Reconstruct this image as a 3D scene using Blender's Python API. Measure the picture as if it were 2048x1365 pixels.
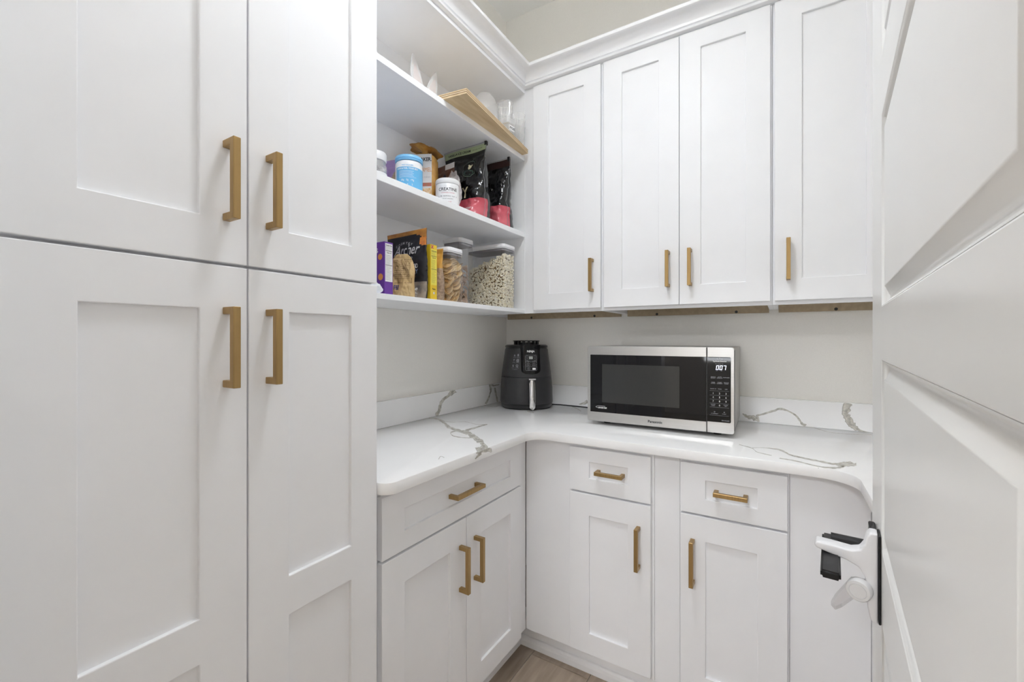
import bpy, bmesh, math, random
from mathutils import Vector, Matrix, noise
random.seed(7)
sc = bpy.context.scene
for o_ in list(bpy.data.objects): bpy.data.objects.remove(o_)
C = sc.collection
R = math.radians
# ---------------------------------------------------------------- camera
cam = bpy.data.cameras.new('camera'); cam_ob = bpy.data.objects.new('camera', cam); C.objects.link(cam_ob)
cam_ob.location = (0, 0, 1.2659); cam_ob.rotation_euler = (R(90), 0, R(31.8023))
cam.sensor_width = 36; cam.lens = 868.2283/2048*36; cam.shift_y = -0.0026; cam.clip_start = 0.01
sc.camera = cam_ob
# ---------------------------------------------------------------- world, exposure
w = bpy.data.worlds.new('world'); sc.world = w; w.use_nodes = True
w.node_tree.nodes['Background'].inputs[0].default_value = (0.9, 0.95, 1, 1)
w.node_tree.nodes['Background'].inputs[1].default_value = 1.2
sc.view_settings.view_transform = 'Standard'; sc.view_settings.look = 'None'
sc.view_settings.gamma = 1; sc.view_settings.use_curve_mapping = False
sc.view_settings.exposure = -0.04
sc.cycles.max_bounces = 16; sc.cycles.diffuse_bounces = 12; sc.cycles.transparent_max_bounces = 24
# ceiling lamp of the pantry (its globe is built further down, this is the light it gives)
LAMP = (-0.46, 0.76, 2.80); LAMP_E = 47; LAMP_UP = 0.9; LAMP_C = (0.915, 0.955, 1.0)
# daylight through the window behind the camera, then an added fill light
def area(name, loc, rot, sx, sy, e, col):
    l = bpy.data.lights.new(name, 'AREA'); l.shape = 'RECTANGLE'; l.size = sx; l.size_y = sy; l.energy = e; l.color = col
    o = bpy.data.objects.new(name, l); C.objects.link(o); o.location = loc; o.rotation_euler = rot; return o
area('window_daylight', (-0.15, -4.38, 1.6), (R(90), 0, R(180)), 1.4, 1.4, 130, (0.93, 0.96, 1.0))
area('bedroom_fill_light', (-0.6, -3.0, 3.04), (0, 0, 0), 0.6, 0.6, 80, (0.97, 0.98, 1.0))  # unseen fill added to brighten counter and back wall through the doorway

# ---------------------------------------------------------------- materials
MATS = {}
def mat(name, col=(0.8, 0.8, 0.8), rough=0.5, metal=0.0, nscale=0, namt=0.0, col2=None, bump=0.0, coat=0.0, emit=None, estr=0, stretch=(1, 1, 1), trans=0, ior=1.45, spec=None):
    if name in MATS: return MATS[name]
    m = bpy.data.materials.new(name); m.use_nodes = True; nt = m.node_tree; b = nt.nodes['Principled BSDF']
    b.inputs['Base Color'].default_value = (*col, 1); b.inputs['Roughness'].default_value = rough; b.inputs['Metallic'].default_value = metal
    b.inputs['Coat Weight'].default_value = coat; b.inputs['IOR'].default_value = ior
    if spec is not None: b.inputs['Specular IOR Level'].default_value = spec
    if trans: b.inputs['Transmission Weight'].default_value = trans
    if emit: b.inputs['Emission Color'].default_value = (*emit, 1); b.inputs['Emission Strength'].default_value = estr
    if nscale:
        tc = nt.nodes.new('ShaderNodeTexCoord'); mp = nt.nodes.new('ShaderNodeMapping'); mp.inputs['Scale'].default_value = stretch
        n = nt.nodes.new('ShaderNodeTexNoise'); n.inputs['Scale'].default_value = nscale; n.inputs['Detail'].default_value = 4
        nt.links.new(tc.outputs['Object'], mp.inputs[0]); nt.links.new(mp.outputs[0], n.inputs['Vector'])
        mx = nt.nodes.new('ShaderNodeMix'); mx.data_type = 'RGBA'
        c2 = col2 or tuple(max(0, c*(1-namt)) for c in col)
        mx.inputs[6].default_value = (*col, 1); mx.inputs[7].default_value = (*c2, 1)
        cr = nt.nodes.new('ShaderNodeValToRGB'); cr.color_ramp.elements[0].position = 0.35; cr.color_ramp.elements[1].position = 0.65
        nt.links.new(n.outputs[0], cr.inputs[0]); nt.links.new(cr.outputs[0], mx.inputs[0]); nt.links.new(mx.outputs[2], b.inputs['Base Color'])
        if bump:
            bp = nt.nodes.new('ShaderNodeBump'); bp.inputs['Strength'].default_value = bump; bp.inputs['Distance'].default_value = 0.002
            nt.links.new(n.outputs[0], bp.inputs['Height']); nt.links.new(bp.outputs[0], b.inputs['Normal'])
    MATS[name] = m; return m
def clear(name, tint=(1, 1, 1), gloss=0.12, rough=0.06):
    """thin clear plastic wall: mostly see-through, fresnel weighted reflection"""
    if name in MATS: return MATS[name]
    m = bpy.data.materials.new(name); m.use_nodes = True; nt = m.node_tree; nt.nodes.clear()
    out = nt.nodes.new('ShaderNodeOutputMaterial'); t = nt.nodes.new('ShaderNodeBsdfTransparent'); t.inputs[0].default_value = (*tint, 1)
    g = nt.nodes.new('ShaderNodeBsdfGlossy'); g.inputs['Roughness'].default_value = rough
    lw = nt.nodes.new('ShaderNodeLayerWeight'); lw.inputs[0].default_value = 0.35
    ma = nt.nodes.new('ShaderNodeMath'); ma.operation = 'MULTIPLY_ADD'; ma.inputs[1].default_value = 0.38; ma.inputs[2].default_value = gloss*0.4
    mx = nt.nodes.new('ShaderNodeMixShader')
    nt.links.new(lw.outputs['Facing'], ma.inputs[0]); nt.links.new(ma.outputs[0], mx.inputs[0])
    nt.links.new(t.outputs[0], mx.inputs[1]); nt.links.new(g.outputs[0], mx.inputs[2]); nt.links.new(mx.outputs[0], out.inputs[0])
    MATS[name] = m; return m
def milky(name, white=0.14, **k):
    m = clear(name, **k); nt = m.node_tree; out = nt.nodes['Material Output']; src = out.inputs[0].links[0].from_socket
    d = nt.nodes.new('ShaderNodeBsdfDiffuse'); d.inputs[0].default_value = (0.9, 0.9, 0.9, 1); mx = nt.nodes.new('ShaderNodeMixShader'); mx.inputs[0].default_value = white
    nt.links.new(src, mx.inputs[1]); nt.links.new(d.outputs[0], mx.inputs[2]); nt.links.new(mx.outputs[0], out.inputs[0]); return m
WHITE = mat('cabinet_white', (0.87, 0.875, 0.895), 0.42, nscale=9, namt=0.015, spec=0.25)
SHELF = mat('shelf_white', (0.90, 0.91, 0.93), 0.45, nscale=9, namt=0.02)
MOULD = mat('moulding_white', (0.90, 0.905, 0.92), 0.25, nscale=9, namt=0.01)
DOORW = mat('door_paint', (0.84, 0.84, 0.83), 0.28, nscale=6, namt=0.02)
WALL = mat('wall_paint', (0.88, 0.862, 0.825), 0.75, nscale=300, namt=0.03, bump=0.08)
CEIL = mat('ceiling_paint', (0.88, 0.88, 0.865), 0.85, nscale=200, namt=0.02)
QUARTZ = mat('quartz_white', (0.94, 0.94, 0.945), 0.16, nscale=5, namt=0.03)
TOE = mat('toe_kick', (0.62, 0.60, 0.56), 0.5, nscale=20, namt=0.05)
BRASS = mat('brushed_brass', (0.42, 0.275, 0.115), 0.38, 0.85, nscale=6, namt=0.18, stretch=(40, 40, 1), bump=0.03)
RAW = mat('raw_plywood_edge', (0.42, 0.33, 0.22), 0.7, nscale=60, namt=0.15)
BLACK = mat('black_plastic', (0.012, 0.012, 0.013), 0.3, nscale=40, namt=0.1)
DARKG = mat('charcoal_plastic', (0.035, 0.035, 0.037), 0.38, nscale=50, namt=0.1)
GLOSSB = mat('gloss_black_glass', (0.006, 0.006, 0.007), 0.02, nscale=4, namt=0.05, spec=0.35)
CHROME = mat('chrome', (0.82, 0.82, 0.82), 0.07, 1.0, nscale=8, namt=0.02)
STEEL = mat('brushed_steel', (0.56, 0.55, 0.535), 0.28, 0.9, nscale=5, namt=0.06, stretch=(1, 1, 60))
STEELS = mat('painted_steel_side', (0.42, 0.41, 0.39), 0.35, 0.6, nscale=30, namt=0.05)
PRINTW = mat('white_print', (0.85, 0.85, 0.85), 0.5, nscale=30, namt=0.03)
PRINTG = mat('grey_print', (0.42, 0.43, 0.46), 0.5, nscale=30, namt=0.03)
PRINTB = mat('black_print', (0.02, 0.02, 0.025), 0.5, nscale=30, namt=0.03)

# ---------------------------------------------------------------- helpers
def obj(name, bm, m=None, parent=None, smooth=False, mats=None, loc=None, rot=None):
    me = bpy.data.meshes.new(name)
    bmesh.ops.recalc_face_normals(bm, faces=bm.faces[:])
    bm.to_mesh(me); bm.free()
    for x in (mats or ([m] if m else [])): me.materials.append(x)
    if smooth: me.shade_smooth()
    o = bpy.data.objects.new(name, me); C.objects.link(o)
    if parent: o.parent = parent
    if loc: o.location = loc
    if rot: o.rotation_euler = rot
    return o
def tag(o, label, cat, group=None, kind=None):
    o['label'] = label; o['category'] = cat
    if group: o['group'] = group
    if kind: o['kind'] = kind
    return o
def thing(name, label, cat, loc=(0, 0, 0), rz=0, group=None):
    o = bpy.data.objects.new(name, None); C.objects.link(o); o.empty_display_size = 0.05
    o.location = loc; o.rotation_euler = (0, 0, rz); return tag(o, label, cat, group)
def struct(o): o['kind'] = 'structure'; return o
def box(bm, x0, x1, y0, y1, z0, z1, bev=0.0, seg=1, mi=0):
    t = bmesh.new()
    vs = [t.verts.new((x, y, z)) for x in (x0, x1) for y in (y0, y1) for z in (z0, z1)]
    for f in ((0, 1, 3, 2), (4, 6, 7, 5), (0, 4, 5, 1), (2, 3, 7, 6), (0, 2, 6, 4), (1, 5, 7, 3)):
        t.faces.new([vs[i] for i in f])
    if bev: bmesh.ops.bevel(t, geom=t.edges[:], offset=bev, segments=seg, affect='EDGES', profile=0.5)
    add(bm, t, mi)
    return bm
def add(bm, t, mi=0):
    mp = {v: bm.verts.new(v.co) for v in t.verts}
    for f in t.faces:
        nf = bm.faces.new([mp[v] for v in f.verts]); nf.material_index = mi or f.material_index; nf.smooth = f.smooth
    t.free()
def B(x0, x1, y0, y1, z0, z1, bev=0.0, seg=1):
    return box(bmesh.new(), x0, x1, y0, y1, z0, z1, bev, seg)
def holes(xs, zs, hset, y0, y1, bev=0.0015):
    """board in the XZ plane with rectangular openings; y0 is the front face"""
    bm = bmesh.new(); V = {}
    def v(i, j, k):
        if (i, j, k) not in V: V[(i, j, k)] = bm.verts.new((xs[i], (y0, y1)[k], zs[j]))
        return V[(i, j, k)]
    nx, nz = len(xs)-1, len(zs)-1
    solid = lambda i, j: 0 <= i < nx and 0 <= j < nz and (i, j) not in hset
    for i in range(nx):
        for j in range(nz):
            if not solid(i, j): continue
            for k in (0, 1):
                bm.faces.new([v(i, j, k), v(i+1, j, k), v(i+1, j+1, k), v(i, j+1, k)])
            if not solid(i-1, j): bm.faces.new([v(i, j, 0), v(i, j, 1), v(i, j+1, 1), v(i, j+1, 0)])
            if not solid(i+1, j): bm.faces.new([v(i+1, j, 0), v(i+1, j, 1), v(i+1, j+1, 1), v(i+1, j+1, 0)])
            if not solid(i, j-1): bm.faces.new([v(i, j, 0), v(i, j, 1), v(i+1, j, 1), v(i+1, j, 0)])
            if not solid(i, j+1): bm.faces.new([v(i, j+1, 0), v(i, j+1, 1), v(i+1, j+1, 1), v(i+1, j+1, 0)])
    bmesh.ops.recalc_face_normals(bm, faces=bm.faces[:])
    bmesh.ops.dissolve_limit(bm, angle_limit=0.01, verts=bm.verts[:], edges=bm.edges[:])
    if bev:
        es = [e for e in bm.edges if len(e.link_faces) == 2 and e.calc_face_angle(0) > 0.5]
        bmesh.ops.bevel(bm, geom=es, offset=bev, segments=2, affect='EDGES', profile=0.5)
    return bm
def prism(pts, axis, a0, a1, bev=0.0, seg=2):
    """polygon pts (2D) extruded along axis: 'z' -> (x,y), 'x' -> (y,z), 'y' -> (x,z)"""
    bm = bmesh.new()
    f = {'z': lambda p, a: (p[0], p[1], a), 'x': lambda p, a: (a, p[0], p[1]), 'y': lambda p, a: (p[0], a, p[1])}[axis]
    lo = [bm.verts.new(f(p, a0)) for p in pts]; hi = [bm.verts.new(f(p, a1)) for p in pts]; n = len(pts)
    bm.faces.new(lo); bm.faces.new(hi)
    for i in range(n): bm.faces.new([lo[i], lo[(i+1) % n], hi[(i+1) % n], hi[i]])
    bmesh.ops.recalc_face_normals(bm, faces=bm.faces[:])
    if bev:
        es = [e for e in bm.edges if e.calc_face_angle(0) > 0.6]
        bmesh.ops.bevel(bm, geom=es, offset=bev, segments=seg, affect='EDGES', profile=0.5)
    return bm
def lathe(prof, n=40, cx=0, cy=0, sx=1, sy=1, power=2.0, caps=True):
    """prof [(r,z)...]; superellipse section when power != 2"""
    bm = bmesh.new(); rings = []
    for r, z in prof:
        ring = []
        for i in range(n):
            a = 2*math.pi*i/n; c, s = math.cos(a), math.sin(a)
            k = (abs(c)**power + abs(s)**power)**(-1/power)
            ring.append(bm.verts.new((cx+r*k*c*sx, cy+r*k*s*sy, z)))
        rings.append(ring)
    for a, b in zip(rings, rings[1:]):
        for i in range(n): bm.faces.new([a[i], a[(i+1) % n], b[(i+1) % n], b[i]])
    if caps and prof[0][0] > 1e-5: bm.faces.new(rings[0])
    if caps and prof[-1][0] > 1e-5: bm.faces.new(rings[-1])
    bmesh.ops.remove_doubles(bm, verts=bm.verts[:], dist=1e-6)
    return bm
def tube(pts, r, n=8):
    bm = bmesh.new(); rings = []; P = [Vector(p) for p in pts]
    for i, p in enumerate(P):
        d = (P[min(i+1, len(P)-1)]-P[max(i-1, 0)]).normalized()
        a = d.cross(Vector((0, 0, 1)));
        if a.length < 1e-3: a = d.cross(Vector((1, 0, 0)))
        a.normalize(); b = d.cross(a); rr = r[i] if isinstance(r, (list, tuple)) else r
        rings.append([bm.verts.new(p+rr*(math.cos(2*math.pi*k/n)*a+math.sin(2*math.pi*k/n)*b)) for k in range(n)])
    for a, b in zip(rings, rings[1:]):
        for k in range(n): bm.faces.new([a[k], a[(k+1) % n], b[(k+1) % n], b[k]])
    bm.faces.new(rings[0]); bm.faces.new(rings[-1]); return bm
def auto_smooth(o, ang=35):
    me = o.data; me.shade_smooth()
    bm = bmesh.new(); bm.from_mesh(me)
    for e in bm.edges:
        if len(e.link_faces) == 2 and e.calc_face_angle(0) > R(ang): e.smooth = False
    bm.to_mesh(me); bm.free(); return o
def text(name, body, size, m, parent, fn=None, loc=None, rot=None, ext=0.0002, align='CENTER', bold=0.0, shear=0.0, xs=1.0):
    """lettering as a thin mesh in the XZ plane facing -Y (or bent by fn(x,z) -> point)"""
    cu = bpy.data.curves.new(name, 'FONT'); cu.body = body; cu.size = size; cu.align_x = align; cu.align_y = 'CENTER'
    cu.offset = bold*size; cu.shear = shear; cu.resolution_u = 3; cu.space_line = 0.85
    t = bpy.data.objects.new(name, cu); me = bpy.data.meshes.new_from_object(t)
    bpy.data.objects.remove(t); bpy.data.curves.remove(cu)
    me.name = name; me.materials.clear(); me.materials.append(m)
    for v in me.vertices:
        x, z = v.co.x*xs, v.co.y
        v.co = fn(x, z) if fn else Vector((x, -ext, z))
    o = bpy.data.objects.new(name, me); C.objects.link(o)
    if parent: o.parent = parent
    if loc: o.location = loc
    if rot: o.rotation_euler = rot
    return o
HM = {}
def handle(parent, x, y, z, length=0.141, vertical=True, proj=0.037, s=0.0125):
    """square bar pull: one bar turned back to the door at both ends; y is the surface it stands on"""
    key = (length, vertical)
    if key not in HM:
        h = length/2; p = proj
        pts = [(-h, 0), (-h, -p), (h, -p), (h, 0), (h-s, 0), (h-s, -p+s), (-h+s, -p+s), (-h+s, 0)]
        bm = prism(pts, 'z', -s/2, s/2, 0.0008, 1)
        if vertical: bmesh.ops.rotate(bm, verts=bm.verts[:], cent=(0, 0, 0), matrix=Matrix.Rotation(R(90), 3, 'Y'))
        o = obj('handle', bm, BRASS, parent); HM[key] = o.data
    else:
        o = bpy.data.objects.new('handle', HM[key]); C.objects.link(o); o.parent = parent
    o.location = (x, y, z); return o
def shaker(parent, name, x0, x1, z0, z1, panels, yf, th=0.019, m=None, rec=0.0085):
    """frame with openings (list of x0,x1,z0,z1, all the same x range) and a recessed panel in each; front face at y = yf"""
    m = m or WHITE
    px0, px1 = panels[0][0], panels[0][1]; zs = [z0]; hs = set()
    for (a, b, c, d) in sorted(panels, key=lambda q: q[2]):
        zs += [c, d]; hs.add((1, len(zs)-2))
    zs.append(z1)
    d_ = obj(name, holes([x0, px0, px1, x1], zs, hs, yf, yf+th), m, parent)
    for (a, b, c, d) in panels:
        obj('panel', B(a-0.004, b+0.004, yf+rec, yf+th-0.003, c-0.004, d+0.004), m, d_)
    return d_
VEINS=[
('z',0.914,[(-1.315,1.425,-1.333,1.445),(-1.261,1.422,-1.284,1.450),(-1.196,1.378,-1.224,1.422),(-1.106,1.308,-1.138,1.356),(-1.026,1.274,-1.057,1.318),(-0.979,1.258,-1.018,1.319),(-0.931,1.225,-0.963,1.284),(-0.861,1.175,-0.883,1.225),(-0.838,1.157,-0.803,1.144),(-0.833,1.118,-0.783,1.069)]),
('z',0.914,[(-1.234,1.406,-1.242,1.416),(-1.170,1.410,-1.176,1.418),(-1.126,1.446,-1.132,1.454),(-1.054,1.427,-1.059,1.434),(-1.016,1.448,-1.024,1.459)]),
('z',0.914,[(-1.024,1.459,-1.015,1.448),(-1.034,1.406,-1.013,1.380),(-1.035,1.327,-1.009,1.298)]),
('z',0.914,[(-1.045,1.300,-1.038,1.291),(-1.056,1.264,-1.040,1.250),(-1.001,1.212,-1.009,1.224),(-0.958,1.210,-0.964,1.218),(-0.930,1.219,-0.938,1.230)]),
('z',0.914,[(-0.844,0.958,-0.847,0.959),(-0.860,0.986,-0.864,0.989),(-0.842,0.979,-0.844,0.983)]),
('x',-0.8022,[(1.0844,0.9077,1.0818,0.9121),(1.1186,0.9031,1.1130,0.9182),(1.1692,0.8957,1.1662,0.9101)]),
('x',-0.8022,[(1.0989,0.9119,1.1146,0.9007),(1.0875,0.9025,1.0962,0.8958),(1.0749,0.8959,1.0798,0.8918)]),
('x',-1.3241,[(1.4981,0.9094,1.4744,0.9207),(1.5205,0.9389,1.4976,0.9479),(1.5335,0.9722,1.5154,0.9825),(1.5797,0.9909,1.5641,1.0047),(1.6323,1.0052,1.6023,1.0306)]),
('x',-1.3241,[(1.8823,0.9157,1.8618,0.9238),(1.9090,0.9529,1.8972,0.9566),(1.9284,0.9879,1.9094,0.9903),(1.9187,1.0204,1.8981,1.0199)]),
('x',-1.3241,[(1.9016,1.0173,1.9046,1.0240),(1.9454,1.0059,1.9458,1.0156),(2.0018,1.0068,1.9997,1.0144)]),
('x',-1.3241,[(1.9490,0.9974,1.9640,0.9976),(1.9621,0.9594,1.9772,0.9594),(1.9753,0.9179,1.9927,0.9176)]),
('z',0.914,[(-1.036,1.808,-1.047,1.830),(-1.006,1.789,-1.023,1.821),(-0.988,1.791,-0.995,1.804)]),
('z',0.914,[(-1.322,1.848,-1.332,1.864),(-1.253,1.841,-1.261,1.853),(-1.242,1.877,-1.255,1.896)]),
('y',2.0841,[(-0.8862,0.9246,-0.8867,0.9268),(-0.8599,0.9263,-0.8636,0.9382),(-0.8337,0.9340,-0.8409,0.9516)]),
('z',0.914,[(-0.908,2.047,-0.918,2.073),(-0.856,1.994,-0.866,2.024),(-0.816,1.943,-0.820,1.956)]),
('y',2.0841,[(-0.1405,0.9437,-0.1384,0.9478),(-0.1230,0.9281,-0.1189,0.9417),(-0.0926,0.9192,-0.0846,0.9411),(-0.0788,0.9158,-0.0759,0.9192)]),
('y',2.0841,[(-0.0896,0.9362,-0.0915,0.9440),(-0.0439,0.9547,-0.0461,0.9632),(-0.0024,0.9726,-0.0025,0.9825),(0.0304,0.9642,0.0326,0.9701),(0.0515,0.9484,0.0561,0.9546),(0.0656,0.9251,0.0714,0.9324),(0.0799,0.9123,0.0862,0.9237)]),
('y',2.0841,[(0.2032,1.0219,0.2324,1.0155),(0.1984,0.9748,0.2218,0.9790),(0.2115,0.9388,0.2321,0.9585),(0.2332,0.9187,0.2435,0.9361),(0.2570,0.9118,0.2590,0.9199),(0.2898,0.9093,0.2904,0.9134)]),
('z',0.914,[(-0.089,2.091,-0.089,2.105),(-0.025,2.069,-0.025,2.080),(0.050,2.064,0.050,2.074),(0.104,2.067,0.105,2.088),(0.151,2.007,0.153,2.019),(0.216,2.003,0.218,2.015),(0.283,2.035,0.285,2.045)]),
('z',0.914,[(-0.119,1.613,-0.119,1.620),(-0.080,1.581,-0.080,1.590),(-0.062,1.534,-0.062,1.542),(-0.024,1.513,-0.024,1.522)]),
('z',0.914,[(-0.080,1.587,-0.080,1.593),(-0.044,1.609,-0.044,1.616),(-0.003,1.595,-0.001,1.617),(0.023,1.543,0.024,1.566),(0.063,1.519,0.065,1.541),(0.096,1.505,0.098,1.530),(0.127,1.490,0.130,1.521),(0.151,1.483,0.159,1.562),(0.176,1.517,0.180,1.550)]),
('z',0.914,[(-0.005,1.488,-0.004,1.501),(0.035,1.479,0.036,1.493),(0.085,1.450,0.086,1.463),(0.121,1.450,0.124,1.475),(0.146,1.480,0.148,1.505)]),
('y',1.4495,[(0.0850,0.9107,0.0853,0.9122),(0.1210,0.9057,0.1219,0.9122),(0.1422,0.9062,0.1431,0.9115),(0.1564,0.9046,0.1568,0.9060)]),
]
# ================================================================ room shell
XW, YW, ZC, XR, YF = -1.339, 2.099, 3.08, 0.80, 0.085
struct(obj('wall_left', B(XW-0.1, XW, YF-0.12, YW+0.1, 0, ZC), WALL))
struct(obj('wall_back', B(XW, XR, YW, YW+0.1, 0, ZC), WALL))
struct(obj('wall_right', B(XR, XR+0.1, YF-0.12, YW+0.1, 0, ZC), WALL))
wf = holes([XW-2.0, -0.70, 0.075, XR+2.2], [0, 2.06, ZC], {(1, 0)}, YF-0.12, YF, 0)
struct(obj('wall_front', wf, WALL))
struct(obj('ceiling', B(XW-2.1, XR+2.3, -4.6, YW+0.1, ZC, ZC+0.1), CEIL))
# bedroom behind the camera, seen in the microwave glass
wb = holes([XW-2.0, -0.85, 0.55, XR+2.2], [0, 0.90, 2.3, ZC], {(1, 1)}, -4.5, -4.4, 0)
struct(obj('wall_bedroom_far', wb, WALL))
struct(obj('wall_bedroom_left', B(XW-2.1, XW-2.0, -4.5, YF, 0, ZC), WALL))
struct(obj('wall_bedroom_right', B(XR+2.2, XR+2.3, -4.5, YF, 0, ZC), WALL))
wn = struct(obj('window_1', holes([-0.85, -0.80, -0.175, -0.125, 0.50, 0.55], [0.90, 0.95, 2.25, 2.3], {(1, 1), (3, 1)}, -4.47, -4.41, 0.002), MOULD))
# door casing round the opening, pantry side is the jamb only
dj = bmesh.new(); box(dj, -0.70, -0.685, YF-0.125, YF+0.005, 0, 2.06); box(dj, 0.060, 0.075, YF-0.125, YF+0.005, 0, 2.06); box(dj, -0.70, 0.075, YF-0.125, YF+0.005, 2.045, 2.06)
struct(obj('trim_1', dj, MOULD))
# floor of wood-look planks
def plank_mat(i, a, b):
    m = mat('wood_plank_%d' % i, a, 0.45, nscale=5, col2=b, stretch=(9, 1.0, 1), bump=0.06); return m
PM_ = [plank_mat(i, a, b) for i, (a, b) in enumerate([((0.42, 0.34, 0.27), (0.33, 0.265, 0.205)), ((0.37, 0.30, 0.235), (0.28, 0.225, 0.175)), ((0.46, 0.38, 0.30), (0.36, 0.29, 0.225))])]
fl = struct(obj('floor', B(XW-2.0, XR+2.2, -4.5, YW, -0.05, -0.004), mat('grout', (0.50, 0.46, 0.40), 0.8, nscale=60, namt=0.1)))
PW, PL = 0.242, 1.22; pm = [B(0.0015, PW-0.0015, 0.0015, PL-0.0015, -0.0045, 0, 0.0006).copy() for _ in (0,)]
pmesh = []
for m in PM_:
    me = bpy.data.meshes.new('plank'); pm[0].to_mesh(me); me.materials.append(m); pmesh.append(me)
ix = 0
for i in range(-7, 7):
    x = -0.8500+PW*i
    if x < XW-0.3-1.5 or x+PW > XR+2: continue
    off = (i*0.41) % 1.0*PL
    for j in range(-5, 3):
        y = j*PL-off+0.3
        if y > YW-0.3 or y < -4.3 or y+PL > YW+0.9: continue
        if (x < XW-0.24 or x > XR) and y+PL > -0.05: continue
        o = bpy.data.objects.new('plank', pmesh[(i*5+j*3) % 3]); C.objects.link(o); o.parent = fl; o.location = (x, y, 0)

# ================================================================ cabinets (each unit in its own frame: x to the right, front faces -y)
# ---- tall pantry cabinet on the left wall; local x = world y, local -y = world +x
HL = R(90)
def left_unit(name, label, cat, xface, y0):
    return thing(name, label, cat, (xface, y0, 0), HL)
# local coordinates: X = world y - y0 ; Y = -(world x - xface)
xT, xB = -0.8337, -0.8387
t = left_unit('tall_cabinet', 'tall white shaker pantry cabinet with four doors at the left', 'cabinet', xT, 0.0)
D = xT-XW-0.004
b_ = bmesh.new()
box(b_, 0.100, 0.7243, 0.0215, D, 0.115, 2.448, 0.001); box(b_, 0.100, 0.7243, 0.09, D, 0.0, 0.115)
obj('body', b_, WHITE, t)
dl = [(0.1215, 0.4213, 0.1955, 0.3446, 0.3873), (0.4243, 0.7228, 0.5019, 0.6491, 0.4620)]
for (a, b, p, q, hx) in dl:
    d = shaker(t, 'door', a, b, 1.3995, 2.44, [(p, q, 1.477, 2.36)], 0.0)
    handle(d, hx-0.001, 0.0, 1.5435)
    d = shaker(t, 'door', a, b, 0.125, 1.3940, [(p, q, 0.202, 0.7143), (p, q, 0.7917, 1.3173)], 0.0)
    handle(d, hx-0.001, 0.0, 1.2502)
# ---- left base cabinet
t = left_unit('base_cabinet', 'white base cabinet with one wide drawer over two doors, left of the corner', 'cabinet', xB, 0.0)
D = xB-XW-0.004
b_ = bmesh.new(); box(b_, 0.7255, 1.4915, 0.0227, D, 0.1143, 0.883, 0.0008); box(b_, 0.7255, 1.4915, 0.093, D, 0.0, 0.1143)
obj('body', b_, WHITE, t)
d = shaker(t, 'drawer', 0.7429, 1.4204, 0.7110, 0.8686, [(0.8192, 1.3438, 0.7611, 0.8201)], 0.0); handle(d, 1.0760, 0.0085, 0.7905, vertical=False)
d = shaker(t, 'door', 0.7429, 1.0812, 0.1277, 0.7045, [(0.8192, 1.0037, 0.2025, 0.6263)], 0.0); handle(d, 1.0500, 0.0, 0.5590)
d = shaker(t, 'door', 1.0838, 1.4204, 0.1277, 0.7045, [(1.1613, 1.3438, 0.2025, 0.6263)], 0.0); handle(d, 1.1250, 0.0, 0.5605)
# ---- back base cabinets
yB, yBf = 1.4733, 1.4927
t = thing('base_cabinet', 'narrow white base cabinet with drawer and door, next to the inside corner under the microwave', 'cabinet', (0, yB, 0))
b_ = bmesh.new(); box(b_, -0.8600, -0.3620, yBf-yB, YW-0.004-yB, 0.1143, 0.883, 0.0008); box(b_, -0.9300, -0.3620, 0.0867, YW-0.004-yB, 0.0, 0.1143)
obj('body', b_, WHITE, t)
d = shaker(t, 'drawer', -0.6640, -0.3701, 0.7110, 0.8686, [(-0.5877, -0.4475, 0.7611, 0.8201)], 0.0); handle(d, -0.5093, 0.0085, 0.7898, 0.100, False)
d = shaker(t, 'door', -0.6640, -0.3701, 0.1277, 0.7045, [(-0.5877, -0.4475, 0.2025, 0.6263)], 0.0); handle(d, -0.4100, 0.0, 0.5598)
t = thing('base_cabinet', 'white base cabinet with drawer and door right of the filler strip', 'cabinet', (0, yB, 0))
b_ = bmesh.new(); box(b_, -0.2805, 0.0205, yBf-yB, YW-0.004-yB, 0.1143, 0.883, 0.0008); box(b_, -0.2805, 0.0205, 0.0867, YW-0.004-yB, 0.0, 0.1143)
obj('body', b_, WHITE, t)
d = shaker(t, 'drawer', -0.2762, 0.0156, 0.7110, 0.8686, [(-0.2011, -0.0600, 0.7611, 0.8201)], 0.0); handle(d, -0.1306, 0.0085, 0.7884, 0.093, False)
d = shaker(t, 'door', -0.2762, 0.0156, 0.1277, 0.7045, [(-0.2011, -0.0600, 0.2025, 0.6263)], 0.0); handle(d, -0.2388, 0.0, 0.5595)
f1 = obj('filler_panel', B(-0.3612, -0.2813, yBf+0.0006, yBf+0.02, 0.1143, 0.883, 0.0005), WHITE); tag(f1, 'plain white filler strip between the two base cabinets of the back run', 'panel')
f2 = bmesh.new(); box(f2, 0.0213, 0.2046, yBf, yBf+0.02, 0.1143, 0.883, 0.0005); box(f2, 0.0213, 0.2046, 1.56, 1.575, 0, 0.1143)
tag(obj('filler_panel', f2, WHITE), 'wide blank white panel beside the right base cabinet, behind the door handle', 'panel')
f3 = bmesh.new(); box(f3, -0.3612, -0.2813, 1.56, 1.575, 0, 0.1143)
o = obj('toe_board', f3, TOE, f1)
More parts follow.
